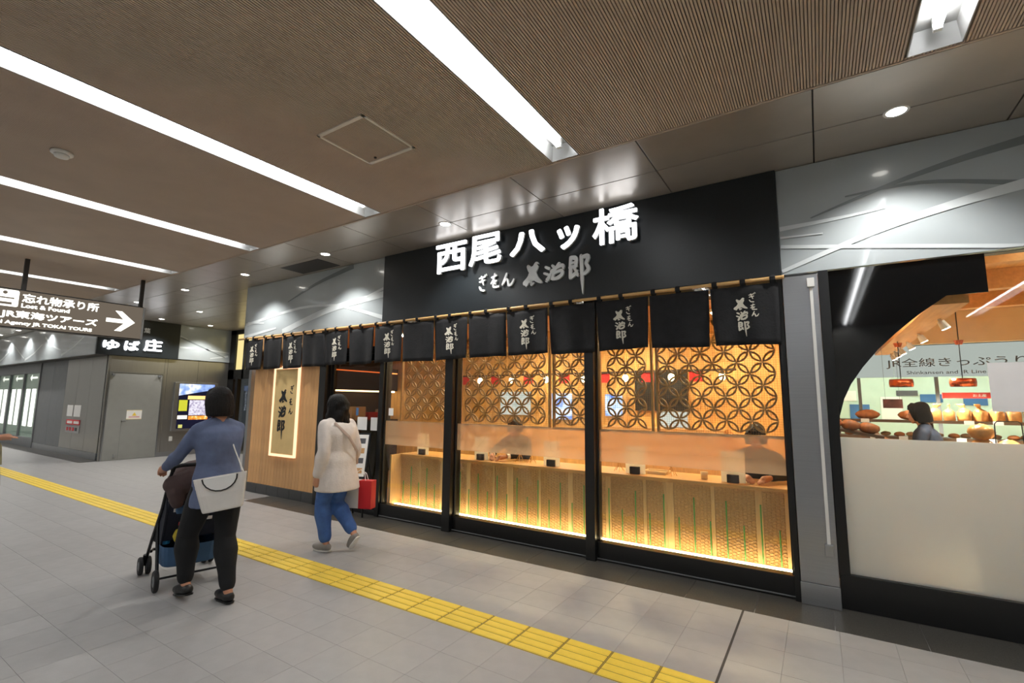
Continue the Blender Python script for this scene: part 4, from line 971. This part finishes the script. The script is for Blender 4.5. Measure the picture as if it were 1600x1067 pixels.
for k in range(2): obj('grey_panel', MB().box(-20.4+k*1.175+.003, -20.4+(k+1)*1.175-.003, 4.63, 4.66, .17, 2.6), mt['grey'], lw, bevel=.003); obj('base_plate', MB().box(-20.4+k*1.175, -20.4+(k+1)*1.175, 4.62, 4.66, .002, .165), mt['steel'], lw)
tag(obj('wall_notice', MB().box(-17.65,-17.2,4.622,4.628,1.03,1.335), mt['paper']), 'left white notice on the far steel panel', 'notice'); tag(obj('wall_notice', MB().box(-17.1,-16.6,4.622,4.628,1.03,1.335), mt['paper']), 'right white notice on the far steel panel', 'notice')
fa = thing('hydrant_panel', 'red fire equipment panel with markings low on the far steel wall', 'panel', (-17.08, 4.62, .6))
obj('red_plate', MB().box(-17.59,-16.57,4.615,4.628,.81,.945), mt['redpaper'], fa); obj('lower_plate', MB().box(-17.6,-16.54,4.615,4.628,.595,.78), mt['alu'], fa)
for i in range(4): obj('marking', MB().box(-17.5+i*.22,-17.36+i*.22,4.612,4.615,.65,.74), mt['redpaper' if i < 3 else 'black'], fa)
for i in range(2): obj('marking', MB().box(-17.5+i*.5,-17.1+i*.5,4.612,4.615,.84,.91), mt['paper'], fa)
w6 = struct('window_6', MB().box(XL,-20.4,4.60,4.66,.0,.29).box(XL,-20.4,4.60,4.66,2.30,2.6), mt['grey'])
for k in range(7):
    x = -20.4 - 1.65*k
    obj('mullion', MB().box(x-.05, x, 4.60, 4.68, .29, 2.30), mt['grey'], w6)
    obj('pane', MB().box(x-1.65, x-.05, 4.64, 4.647, .29, 2.30), mt['glass'], w6)
    if k < 6:
        for a in (-.42, -1.05): obj('lit_strip', MB().box(x+a-.42, x+a, 4.652, 4.659, .62, 1.80), mt['wash'], w6)
        obj('window_back', MB().box(x-1.65, x-.05, 4.655, 4.6595, .29, 2.30), mt['mint'], w6)
        obj('arrow_sign', MB().prism([(0,.06),(.14,.16),(.14,.09),(.55,.09),(.55,.03),(.14,.03),(.14,-.04)], lambda a, b, d: (x-1.2+a*1.4, d, 2.1+b), 4.648, 4.652), mt['guide'], w6)

# ================================================================== HANGING GUIDE SIGN (faces +X)
gs = thing('hanging_guide_sign', 'brown hanging guide sign with glowing lettering and an arrow', 'sign', (-9.8, 2.4, 2.54))
SX = -9.76
obj('sign_box', MB().box(-9.90, SX, .45, 3.40, 2.545, 3.085), mt['signface'], gs, bevel=.006)
obj('end_cap', MB().box(-9.905, SX+.005, 3.39, 3.42, 2.54, 3.09), mt['alu'], gs, bevel=.003)
obj('edge_rail', MB().box(-9.905, SX+.005, .45, 3.39, 3.085, 3.10).box(-9.905, SX+.005, .45, 3.39, 2.53, 2.545), mt['dark_trim'], gs)
for y in (1.914, 3.37, .7): obj('hanger', MB().box(-9.855,-9.805, y-.025, y+.025, 3.09, 3.58), mt['dark_trim'], gs); 
def gtext(body, y0, y1, z0, z1, off):
    m = text_mesh(body, y1-y0, z1-z0, .006, 0, off); obj('lettering', place(m, lambda x, y, z: (SX+.003-y, y0+x, z0+z)), mt['guide'], gs)
gtext('忘れ物承り所', 1.90, 2.79, 2.915, 3.05, .004); gtext('Lost & Found', 1.90, 2.44, 2.838, 2.90, .003)
gtext('JR東海ツアーズ', 1.70, 2.795, 2.662, 2.79, .005); gtext('Travel Agency JR TOKAI TOURS', 1.50, 2.735, 2.568, 2.635, .003)
ar = [(2.90,2.778),(2.90,2.842),(3.13,2.842),(3.01,2.975),(3.10,2.975),(3.29,2.809),(3.11,2.642),(3.02,2.642),(3.14,2.778)]
obj('arrow', MB().prism(ar, lambda a, b, d: (d, a, b), SX, SX+.006), mt['guide'], gs)
pg = obj('pictogram', MB().prism([(1.60,2.835),(1.85,2.835),(1.865,2.85),(1.865,3.06),(1.85,3.075),(1.60,3.075),(1.585,3.06),(1.585,2.85)], lambda a, b, d: (d, a, b), SX, SX+.005), mt['guide'], gs)
obj('pictogram_mark', MB().box(SX+.005, SX+.008, 1.66,1.80,2.86,2.895).box(SX+.005,SX+.008,1.62,1.82,2.945,2.965).lathe([(.025,.005),(.025,.008)], (SX,1.72,3.03), 12, 'x'), mt['signface'], pg)
# ================================================================== PEOPLE
def remesh(mb, vox, smooth=4):
    me = to_mesh('tmp', mb); o = bpy.data.objects.new('tmp', me); COL.objects.link(o)
    r = o.modifiers.new('r', 'REMESH'); r.mode = 'VOXEL'; r.voxel_size = vox; r.use_smooth_shade = True
    s = o.modifiers.new('s', 'SMOOTH'); s.factor = .5; s.iterations = smooth
    dg = bpy.context.evaluated_depsgraph_get(); out = bpy.data.meshes.new_from_object(o.evaluated_get(dg))
    bpy.data.objects.remove(o); bpy.data.meshes.remove(me)
    out.polygons.foreach_set('use_smooth', [True]*len(out.polygons)); return out
def mid(a, b, t): return tuple(a[i]*(1-t)+b[i]*t for i in range(3))
def limb(mb, a, b, c, ra, rb, rc, g=0.0, t1=1.0):
    """upper piece a-b, lower piece b-c, tapering, with a slight muscle swell; g inflates"""
    pts = [a, mid(a,b,.35), mid(a,b,.75), b, mid(b,c,.3), mid(b,c,.7), c]
    rr = [ra, ra*1.02, (ra+rb*2)/3*1.02, rb, (rb*1.08+rc*.1), (rb+rc*1.6)/2.6, rc]
    mb.tube(pts, [r+g for r in rr], 12, round_caps=True)
def hand(mb, wrist, d, palm_n, side, curl=.5, s=1.0):
    """palm and five bent fingers; d: direction to the fingertips, palm_n: palm normal, side: towards the thumb"""
    wv = Vector(wrist); d = Vector(d).normalized(); n = Vector(palm_n); n = (n-d*n.dot(d)).normalized(); t = d.cross(n)
    if t.dot(Vector(side)) < 0: t = -t
    c = wv + d*.045*s
    mb.tube([wv-d*.01, wv+d*.03*s, wv+d*.085*s], [.022*s,.030*s,.034*s], 10, round_caps=True, squash=None)
    for i, (o, ln) in enumerate(((.027,.066),(.009,.075),(-.009,.070),(-.026,.054))):
        p = wv + d*.085*s + t*o*s; q = [p]
        a = 0
        for k in range(3):
            a += curl*(.55+.25*k); q.append(q[-1] + (d*math.cos(a)+n*math.sin(a))*ln*s*(.42,.32,.26)[k])
        mb.tube(q, [.0095*s,.009*s,.0085*s,.0075*s], 8, round_caps=True)
    p = wv + d*.03*s + t*.022*s
    mb.tube([p, p+(d*.6+t*.75+n*.25)*.035*s, p+(d*.95+t*.75+n*.6)*.058*s], [.012*s,.011*s,.009*s], 8, round_caps=True)
def head(mb, c, fwd=(0,1,0), s=1.0):
    """skull, jaw, nose and ears about c (middle of the head), facing fwd (horizontal)"""
    f = Vector(fwd).normalized(); r = f.cross(Vector((0,0,1))); up = Vector((0,0,1)); c = Vector(c)
    def W(x, y, z): return c + (r*x + f*y + up*z)*s
    t = MB().ball((0,-.008,.02), (.074,.092,.098), 18, 12); mb.add([W(*p) for p in t.v], t.f)
    t = MB().loft([((0,.035,-.112),.022,.022),((0,.032,-.10),.038,.036),((0,.025,-.06),.056,.056),((0,.01,0),.066,.075),((0,.0,.04),.06,.07)], 16); mb.add([W(*p) for p in t.v], t.f)
    mb.tube([W(0,.080,.018), W(0,.097,-.012), W(0,.104,-.030), W(0,.088,-.038)], [.008*s,.011*s,.014*s,.012*s], 8, round_caps=True)
    for sg in (-1, 1):
        t = MB().ball((sg*.076,-.012,-.012), (.009,.020,.032), 8, 6); mb.add([W(*p) for p in t.v], t.f)
    mb.tube([W(0,.080,-.066), W(0,.084,-.072)], [.014*s,.012*s], 8, round_caps=True)
    return W
def face_parts(W, parent):
    for sg in (-1, 1):
        e = obj('eye', place(MB().ball((0,0,0), (.013,.008,.0065), 10, 6), lambda x, y, z: tuple(W(sg*.031+x, .0775+y, .008+z))), mt['eyewhite'], parent, smooth=True, local=True)
        obj('iris', place(MB().ball((0,0,0), (.006,.004,.006), 8, 6), lambda x, y, z: tuple(W(sg*.031+x, .0832+y, .008+z))), mt['iris'], e, smooth=True, local=True)
        obj('eyebrow', MB().tube([W(sg*.016,.086,.030), W(sg*.033,.084,.034), W(sg*.048,.074,.028)], [.003,.0035,.002], 6), mt['hair'], parent, local=True)
    obj('mouth', place(MB().ball((0,0,0), (.021,.006,.007), 10, 6), lambda x, y, z: tuple(W(x, .089+y, -.067+z))), mt['lips'], parent, smooth=True, local=True)
def shoe(parent, heel, toe, mat, sole, w_=.042):
    h_, t_ = Vector(heel), Vector(toe); d = (t_-h_)
    m = MB().tube([h_+Vector((0,0,.0)), h_+d*.3+Vector((0,0,.006)), h_+d*.62, t_], [.040, .043, w_, .030], 12, round_caps=True)
    m.v = [(x, y, z if z > min(h_.z, t_.z)-.040 else min(h_.z,t_.z)-.040) for x, y, z in m.v]
    s = obj('shoe', remesh(m, .008, 3), mt[mat], parent, local=True)
    u = d.normalized(); r = u.cross(Vector((0,0,1))).normalized(); dn = -r.cross(u).normalized()
    if dn.z > 0: dn = -dn
    q = [(-.036,-.018),(-.024,-.030),(.35*d.length,-.033),(d.length*.7,-.037),(d.length+.006,-.024),(d.length+.018,0),(d.length+.006,.024),(d.length*.7,.037),(.35*d.length,.033),(-.024,.030),(-.036,.018)]
    obj('sole', MB().prism(q, lambda a, b, e: tuple(h_+u*a+r*b+dn*e), .028, .040), mt[sole], s, local=True)
    return s
def torso_rings(pel, neck, sc=1.0, g=0.0, lo=0.0, hi=1.0, n=14, hem=None):
    """rings from pelvis (0) to neck base (1)"""
    prof = [(-.12,.13,.10),(0,.168,.118),(.15,.165,.118),(.35,.138,.098),(.55,.150,.108),(.72,.168,.115),(.86,.172,.098),(.94,.13,.075),(1.0,.065,.058)]
    out = []
    for t, rx, ry in prof:
        if t < lo or t > hi: continue
        c = mid(pel, neck, t); out.append((c, (rx*sc+g), (ry*sc+g)))
    return out

def person(name, label, cat, loc, rotz, J, clothes, hairfn, shoes, sc=1.0, hands=None, group=None):
    """J: joint positions in the person's own space (facing +Y, right = +X)"""
    root = thing(name, label, cat, loc, rotz, group)
    b = MB().loft(torso_rings(J['pel'], J['neck'], sc), 18, 2.3)
    for s in 'LR':
        limb(b, J['hip'+s], J['kne'+s], J['ank'+s], .082*sc, .055*sc, .036*sc)
        b.tube([J['hee'+s], mid(J['hee'+s],J['toe'+s],.5), J['toe'+s]], [.030,.034,.022], 10, round_caps=True)
        b.tube([J['ank'+s], J['hee'+s]], [.034,.030], 10, round_caps=True)
        limb(b, J['sho'+s], J['elb'+s], J['wri'+s], .046*sc, .036*sc, .025*sc)
        b.tube([mid(J['neck'],J['sho'+s],.2), J['sho'+s]], [.06*sc,.048*sc], 10, round_caps=True)
        h_ = (hands or {}).get(s)
        dd = Vector(J['wri'+s])-Vector(J['elb'+s])
        if h_: hand(b, J['wri'+s], *h_)
        else: hand(b, J['wri'+s], dd, (1 if s == 'L' else -1, .2, 0), (0, 1, 0), .4)
    b.tube([J['neck'], mid(J['neck'],J['head'],.6), J['head']], [.058,.052,.05], 12, round_caps=True)
    W = head(b, J['head'], J.get('face', (0,1,0)), sc)
    obj('body', remesh(b, .0065, 3), mt['skin'], root, local=True)
    face_parts(W, root)
    for nm, fn, mat in clothes:
        m = MB(); fn(m, J, sc); obj(nm, remesh(m, .011, 5), mt[mat], root, local=True)
    m = MB(); hairfn(m, W); obj('hair', remesh(m, .009, 3), mt['hair'], root, local=True)
    for s in 'LR':
        mat, sole = shoes; shoe(root, J['hee'+s], J['toe'+s], mat, sole)
    return root
def top_fn(g=.02, hem=-.16, hemw=.012, flare=.02, sleeve=1.0, slv=(.062,.050,.040), collar=.985):
    def fn(m, J, sc):
        r = torso_rings(J['pel'], J['neck'], sc, g, lo=-.05, hi=.95)
        p = J['pel']; c0 = mid(p, J['neck'], hem)
        r = [(c0, .168*sc+g+flare, .122*sc+g+flare), (mid(c0,p,.5), .170*sc+g+flare*.6, .122*sc+g+flare*.6)] + r[0:] + [(mid(p, J['neck'], collar), .085*sc, .075*sc)]
        r = [q for i, q in enumerate(r) if i == 0 or q[0][2] > r[i-1][0][2]+.002]
        m.loft(r, 20, 2.3)
        for s in 'LR':
            w_ = mid(J['elb'+s], J['wri'+s], sleeve)
            limb(m, J['sho'+s], J['elb'+s], w_, slv[0]*sc, slv[1]*sc, slv[2]*sc)
            m.tube([mid(J['neck'],J['sho'+s],.15), J['sho'+s]], [.07*sc,.06*sc], 10, round_caps=True)
    return fn
def trouser_fn(a=.095, b=.074, c=.058, end=.93):
    def fn(m, J, sc):
        m.loft(torso_rings(J['pel'], J['neck'], sc, .010, lo=-.2, hi=.2), 18, 2.3)
        for s in 'LR': limb(m, J['hip'+s], J['kne'+s], mid(J['kne'+s], J['ank'+s], end), a*sc, b*sc, c*sc)
    return fn
def bob(length=.13, wide=1.0, wave=False):
    def fn(m, W):
        t = MB().ball((0,-.018,.03), (.092*wide,.100,.103), 20, 12); m.add([W(*p) for p in t.v], t.f)
        n = 11
        for i in range(n):
            q = PI*(1.0+ i/(n-1)) + 0; q = PI + (PI)*i/(n-1)            # round the back from ear to ear
            for ring, rr in ((0,.078),(1,.062)):
                x, y = rr*wide*math.cos(q)*1.05, rr*1.08*math.sin(q)-.005
                wv = (lambda k: .010*math.sin(k*2.3+i)) if wave else (lambda k: 0)
                pts = [W(x*.9, y*.9, .05)] + [W(x*(1+.10*k/3)+wv(k), y*(1+.12*k/3)-.006*k+wv(k+1), .02-(length+.02)*k/3) for k in range(4)]
                m.tube(pts, [.026,.030,.030,.028,.020], 8, round_caps=True)
        for sg in (-1, 1):                                                # fringe and side locks
            m.tube([W(0,.05,.118), W(sg*.045,.070,.090), W(sg*.070,.052,.04), W(sg*.082,.030,-.03), W(sg*.080,.018,-.03-length*.45)], [.018,.022,.022,.022,.014], 8, round_caps=True)
            m.tube([W(sg*.01,.072,.095), W(sg*.03,.086,.06)], [.018,.010], 8, round_caps=True)
    return fn

# woman with the stroller: strides towards -X, left arm forward on the handle
J1 = dict(pel=(0,0,.86), neck=(0,.05,1.345), head=(.0,.085,1.520), face=(0,1,-.05),
  hipL=(-.085,.01,.85), kneL=(-.095,.20,.47), ankL=(-.095,.17,.13), heeL=(-.095,.12,.085), toeL=(-.10,.285,.055),
  hipR=(.085,-.01,.85), kneR=(.075,-.03,.46), ankR=(.06,-.16,.095), heeR=(.06,-.185,.047), toeR=(.065,-.02,.040),
  shoL=(-.150,.05,1.295), elbL=(-.205,.20,1.10), wriL=(-.20,.42,.985), shoR=(.150,.05,1.295), elbR=(.195,.19,1.09), wriR=(.19,.41,.985))
pw = person('person', 'person in blue-grey top and black trousers pushing a stroller', 'person', (-4.05,2.02,0), PI/2, J1,
  [('top', top_fn(.022, -.30, flare=.014, sleeve=.93, slv=(.062,.052,.044)), 'topblue'), ('trousers', trouser_fn(.105,.082,.062,.90), 'trousers')], bob(.12, 1.02), ('shoeblack','shoeblack'), .92,
  hands={'L': ((.15,.9,-.25), (0,-.2,-1), (1,0,0), .75), 'R': ((-.15,.9,-.25), (0,-.2,-1), (-1,0,0), .75)})
# woman in the cream cardigan, walking the same way with a paper bag
J2 = dict(pel=(0,0,.845), neck=(0,.03,1.315), head=(.012,.06,1.475), face=(.35,1,0),
  hipL=(-.085,.01,.835), kneL=(-.085,.10,.46), ankL=(-.08,.03,.10), heeL=(-.08,.0,.048), toeL=(-.085,.165,.040),
  hipR=(.085,-.01,.835), kneR=(.075,.06,.455), ankR=(.07,-.19,.19), heeR=(.07,-.225,.145), toeR=(.075,-.145,.05),
  shoL=(-.17,.03,1.27), elbL=(-.225,-.03,1.02), wriL=(-.235,.03,.78), shoR=(.17,.03,1.27), elbR=(.235,-.02,1.03), wriR=(.25,.06,.80))
def cardigan(m, J, sc):
    top_fn(.038, -.50, flare=.035, sleeve=.95, slv=(.072,.062,.052))(m, J, sc)
p2 = person('person', 'person in long cream cardigan and blue jeans walking past the timber wall', 'person', (-4.33,3.36,0), PI/2+.12, J2,
  [('cardigan', cardigan, 'knit'), ('jeans', trouser_fn(.096,.076,.066,.88), 'jeans')], bob(.175, 1.12, True), ('shoegrey','sole'), .99,
  hands={'R': ((0,.1,-1), (-1,0,0), (0,1,0), .95), 'L': ((0,.15,-1), (1,0,0), (0,1,0), .5)})
sash = MB().tube([(-.13,-.06,1.30),(-.02,-.155,1.16),(.10,-.165,1.0),(.19,-.09,.86)], .006, 6, squash=(3,1,3)); obj('shoulder_strap', sash, mt['strap'], p2, local=True)
# shopper in the bakery, in profile
J3 = dict(pel=(0,0,.82), neck=(0,.05,1.29), head=(0,.10,1.45), face=(0,1,-.2),
  hipL=(-.085,0,.81), kneL=(-.085,.04,.45), ankL=(-.085,0,.09), heeL=(-.085,-.03,.047), toeL=(-.09,.13,.04),
  hipR=(.085,0,.81), kneR=(.085,.02,.45), ankR=(.085,-.04,.09), heeR=(.085,-.07,.047), toeR=(.09,.09,.04),
  shoL=(-.165,.04,1.24), elbL=(-.21,.10,1.02), wriL=(-.17,.30,1.10), shoR=(.165,.04,1.24), elbR=(.21,.08,1.02), wriR=(.16,.28,1.08))
person('person', 'person in navy top with black bob choosing bread in the bakery', 'person', (1.03,7.1,0), PI/2-.25, J3,
  [('top', top_fn(.022, -.25, sleeve=.9), 'navy'), ('trousers', trouser_fn(), 'charcoal')], bob(.105, 1.0), ('shoeblack','sole'), .97)
# guests sitting at the window counter, facing the glass
def seated(lab, x, y, mat, cuff, rz, hz=1.20, handx=.0):
    J = dict(pel=(0,0,.60), neck=(0,.10,1.06), head=(0,.16,hz), face=(0,1,-.35),
      hipL=(-.085,.03,.60), kneL=(-.11,.33,.62), ankL=(-.11,.34,.30), heeL=(-.11,.31,.25), toeL=(-.11,.45,.25),
      hipR=(.085,.03,.60), kneR=(.11,.33,.62), ankR=(.11,.34,.30), heeR=(.11,.31,.25), toeR=(.11,.45,.25),
      shoL=(-.165,.10,1.01), elbL=(-.27,.26,.875), wriL=(-.10+handx,.50,.855), shoR=(.165,.10,1.01), elbR=(.27,.26,.875), wriR=(.12+handx,.50,.855))
    p_ = person('person', lab, 'person', (x,y,0), rz, J, [('jacket', top_fn(.022,-.12,sleeve=.88), mat), ('trousers', trouser_fn(), 'charcoal')], bob(.06, .98), ('shoeblack','sole'), .97,
      hands={'L': ((.5,.8,-.1),(0,0,-1),(1,0,0),.4), 'R': ((-.5,.8,-.1),(0,0,-1),(-1,0,0),.4)})
    if cuff:
        for s in 'LR':
            a, b = Vector(J['elb'+s]), Vector(J['wri'+s]); obj('shirt_cuff', MB().tube([a.lerp(b,.86), a.lerp(b,.99)], .038, 12), mt['paper'], p_, local=True)
    t = thing('counter_stool', 'round wooden stool under the ' + ('person in charcoal jacket by the steel pillar' if x > -1 else 'person with white cuffs'), 'stool', (x,y,0))
    obj('seat', MB().lathe([(.16,.43),(.17,.44),(.165,.47),(.0005,.475)], (x,y,0), 20), mt['wood'], t)
    for k in range(4):
        q = PI/4+k*PI/2; obj('leg', MB().tube([(x+.10*math.cos(q),y+.10*math.sin(q),.43),(x+.16*math.cos(q),y+.16*math.sin(q),.003)], .014, 8), mt['wood'], t)
seated('person in charcoal jacket seated at the counter end by the steel pillar', -.57, 5.62, 'charcoal', False, PI, handx=-.04)
seated('person with white shirt cuffs seated at the counter, middle window', -3.45, 5.62, 'navy', True, PI)
# passer-by at the left edge of the picture with one arm held out
J5 = dict(pel=(0,0,.88), neck=(0,.03,1.38), head=(0,.06,1.55), face=(0,1,0),
  hipL=(-.085,0,.87), kneL=(-.085,.05,.48), ankL=(-.085,0,.10), heeL=(-.085,-.03,.047), toeL=(-.09,.14,.04),
  hipR=(.085,0,.87), kneR=(.085,.03,.48), ankR=(.085,-.05,.10), heeR=(.085,-.08,.047), toeR=(.09,.09,.04),
  shoL=(-.17,.03,1.33), elbL=(-.23,-.02,1.07), wriL=(-.22,.08,.85), shoR=(.17,.03,1.33), elbR=(.24,.12,1.13), wriR=(.21,.36,1.13))
person('person', 'passer-by at the left picture edge in a dark coat with one hand held out', 'person', (-7.30,1.13,0), -PI/2+.95, J5,
  [('coat', top_fn(.026,-.5,flare=.03,sleeve=.93), 'charcoal'), ('trousers', trouser_fn(), 'charcoal')], bob(.05, 1.0), ('shoeblack','sole'), 1.0,
  hands={'R': ((-.1,1,.12),(0,0,-1),(-1,0,0),.25)})

# ================================================================== BAGS
def tote(name, label, cat, loc, rotz, w0, w1, d, h, mat, panels=(), handle=None, tilt=0.0):
    t = thing(name, label, cat, loc, rotz)
    t.rotation_euler = (0, tilt, rotz)
    m = MB().loft([((0,0,0),w0/2*.96,d/2*.9),((0,0,.012),w0/2,d/2),((0,0,h*.5),(w0+w1)/4,d/2*.95),((0,0,h),w1/2,d/2*.45),((0,0,h-.004),w1/2-.006,d/2*.40),((0,0,h*.7),w1/2-.01,d/2*.4)], 20, 5)
    obj('bag_body', m, mt[mat], t, local=True, smooth=False, bevel=.003)
    return t
sb = tote('shoulder_bag', 'white shoulder bag hanging behind the person with the stroller', 'bag', (-3.83,1.965,.715), math.radians(60), .27, .35, .11, .25, 'bagwhite', tilt=math.radians(-8))
hp = [(.10*math.cos(a)*1.1, -.055, .25+.0-.10*math.sin(a)) for a in [k*PI/10 for k in range(11)]]
obj('handle_loop', MB().tube(hp, .008, 8), mt['black'], sb, local=True)
obj('handle_flap', MB().prism([(.105*math.cos(a)*1.05, .25-.098*math.sin(a)) for a in [k*PI/10 for k in range(11)]], lambda a, b, e: (a, e, b), -.062, -.052), mt['white'], sb, local=True)
obj('strap', MB().tube([(.15,.02,.25),(.125,.08,.33),(.10,.145,.41),(.062,.23,.56),(.045,.31,.62)], .005, 8), mt['bagwhite'], sb, local=True)
pb = thing('paper_bag', 'red and white paper carrier bag held by the person in the cream cardigan', 'bag', (-4.27,3.62,.385), PI/2+.35)
obj('bag_body', MB().box(-.05,.05,-.16,.16,0,.29), mt['bagwhite'], pb, local=True, bevel=.004)
obj('red_side', MB().box(-.052,.052,-.163,-.015,.0,.292), mt['redpaper'], pb, local=True)
for s in (-.03,.03): obj('handle', MB().tube([(s,-.08,.285),(s*.6,-.06,.36),(0,0,.40),(s*.6,.06,.36),(s,.08,.285)], .004, 6), mt['paper'], pb, local=True)
ob = tote('shoulder_bag', 'olive patterned bag beside the passer-by at the left edge', 'bag', (-7.36,1.33,.60), math.radians(60), .26, .22, .12, .24, 'olive')
obj('strap', MB().tube([(-.12,0,.23),(-.08,.06,.42),(.0,.10,.55),(.08,.06,.42),(.12,0,.23)], .01, 8), mt['olive'], ob, local=True)

# ================================================================== STROLLER (own space: forward +Y)
sr = thing('stroller', 'dark folding stroller with brown hood, full basket and black wheels', 'stroller', (-4.50,2.09,0), math.radians(77))
def so(name, mb, mat, par=None, **k): return obj(name, mb, mt[mat], par or sr, local=True, **k)
for sx in (-1, 1):
    x = .24*sx
    for y, r in ((0,.085),(.56,.075)):
        for dx in ((0,) if y == 0 else (-.028,.028)):
            wl = so('wheel', MB().lathe([(r*.62,-.014),(r*.9,-.016),(r,-.008),(r,.008),(r*.9,.016),(r*.62,.014)], (x+dx,y,r), 22, 'x'), 'rubber', smooth=False)
            so('hub', MB().lathe([(r*.6,-.012),(r*.2,-.02),(r*.2,.02),(r*.6,.012)], (x+dx,y,r), 14, 'x'), 'grey', wl)
    so('rear_leg', MB().tube([(x*.96,0,.09),(x*.93,.18,.36),(x*.92,.24,.50)], .013, 8), 'frame')
    so('front_leg', MB().tube([(x*.96,.56,.13),(x*.95,.36,.36),(x*.92,.12,.62),(x*.9,-.03,.86),(x*.86,-.07,.95)], .013, 8), 'frame')
    so('fork', MB().tube([(x,.56,.08),(x,.54,.17)], .018, 8), 'frame')
    so('side_panel', MB().prism([(.10,.34),(.44,.30),(.40,.46),(.22,.62),(.05,.80),(.0,.62)], lambda a, b, e: (e, a, b), x*.86-.006, x*.86+.006), 'navyprint')
so('rear_axle', MB().tube([(-.24,0,.10),(.24,0,.10)], .009, 8), 'frame')
so('footrest', MB().tube([(-.21,.50,.20),(-.18,.60,.19),(.18,.60,.19),(.21,.50,.20)], .012, 8), 'frame')
so('handlebar', MB().tube([(-.205,-.07,.95),(-.20,-.10,.985),(-.15,-.11,.995),(.15,-.11,.995),(.20,-.10,.985),(.205,-.07,.95)], .016, 10), 'rubber')
so('seat_back', MB().add([(-.18,.02,.80),(.18,.02,.80),(.19,.22,.40),(-.19,.22,.40),(-.18,-.01,.79),(.18,-.01,.79),(.19,.18,.38),(-.19,.18,.38)], [(0,1,2,3),(7,6,5,4),(0,4,5,1),(1,5,6,2),(2,6,7,3),(3,7,4,0)]), 'navyprint', bevel=.01)
so('seat', MB().box(-.19,.19,.18,.48,.36,.41), 'navyprint', bevel=.015)
# hood: ribbed quarter dome
hd_ = MB(); v = []; f = []
for i in range(9):
    a = math.radians(-35 + 125*i/8)
    for k in range(13):
        q = PI*k/12; rr = .235*(1 + (.02 if i % 2 else 0))
        x = .215*math.cos(q); s = math.sin(q)
        v.append((x, .10 + rr*1.15*s*math.sin(a), .78 + rr*.92*s*math.cos(a)))
for i in range(8):
    for k in range(12): f.append((i*13+k, i*13+k+1, (i+1)*13+k+1, (i+1)*13+k))
hood = so('hood', hd_.add(v, f), 'brown', smooth=True); md = hood.modifiers.new('solid', 'SOLIDIFY'); md.thickness = .008
so('storage_back', MB().add([(-.20,-.02,.72),(.20,-.02,.72),(.205,.10,.36),(-.205,.10,.36),(-.20,.01,.74),(.20,.01,.74),(.205,.16,.37),(-.205,.16,.37)], [(0,3,2,1),(4,5,6,7),(0,1,5,4),(1,2,6,5),(2,3,7,6),(3,0,4,7)]), 'navyprint', bevel=.01)
so('hood_pocket', MB().box(-.13,.13,-.09,-.06,.70,.83), 'brown', bevel=.02)
bsk = so('basket', MB().loft([((0,.22,.165),.19,.20),((0,.22,.175),.20,.21),((0,.21,.33),.215,.23),((0,.21,.328),.205,.22),((0,.22,.19),.19,.20)], 20, 5), 'bluefab')
jk = thing('folded_jacket', 'dark brown jacket bundled over the stroller handle', 'jacket', sr.location, sr.rotation_euler[2])
m = MB().tube([(-.19,-.06,.84),(-.08,-.10,.87),(.05,-.10,.86),(.17,-.06,.83)], [.075,.10,.10,.08], 12, round_caps=True).tube([(-.17,-.09,.78),(-.16,-.10,.70)], [.07,.05], 10, round_caps=True).tube([(.1,-.10,.78),(.12,-.09,.72)], [.07,.05], 10, round_caps=True)
obj('jacket_bundle', remesh(m, .01, 3), mt['brown'], jk, local=True)
def item(name, lab, mb, mat): 
    o = thing(name, lab, 'baggage', sr.location, sr.rotation_euler[2]); obj(name + '_body', mb, mt[mat], o, local=True, bevel=.006); return o
item('yellow_pouch', 'yellow cloth pouch in the stroller basket', MB().loft([((-.07,.03,.36),.06,.045),((-.07,.02,.41),.08,.05),((-.07,.02,.46),.06,.035)], 14, 3), 'lemon')
item('blue_bottle', 'bright blue bottle standing in the stroller basket', MB().lathe([(.03,.33),(.033,.36),(.03,.42),(.015,.44),(.015,.46)], (-.17,.15,0), 14), 'cyan')
item('printed_blanket', 'folded pale blue blanket tucked into the back of the stroller', MB().loft([((-.06,-.050,.60),.09,.02),((-.06,-.052,.63),.10,.025),((-.06,-.055,.66),.09,.02)], 14, 4), 'bluefab')
for i, (x, z, m_) in enumerate([(-.13,.62,'white'),(-.02,.55,'white'),(.07,.66,'papergrey'),(-.08,.50,'redpaper'),(.10,.52,'white')]):
    so('seat_label', MB().box(x, x+.05, .0, .004, z, z+.022).box(x, x+.05, -.012, 0, z, z+.022), m_) if False else so('reflective_patch', MB().cbox((x, -.031+(.72-z)*.333, z), (.06,.006,.028), Matrix.Rotation(math.radians(18.4),3,'X')), m_)
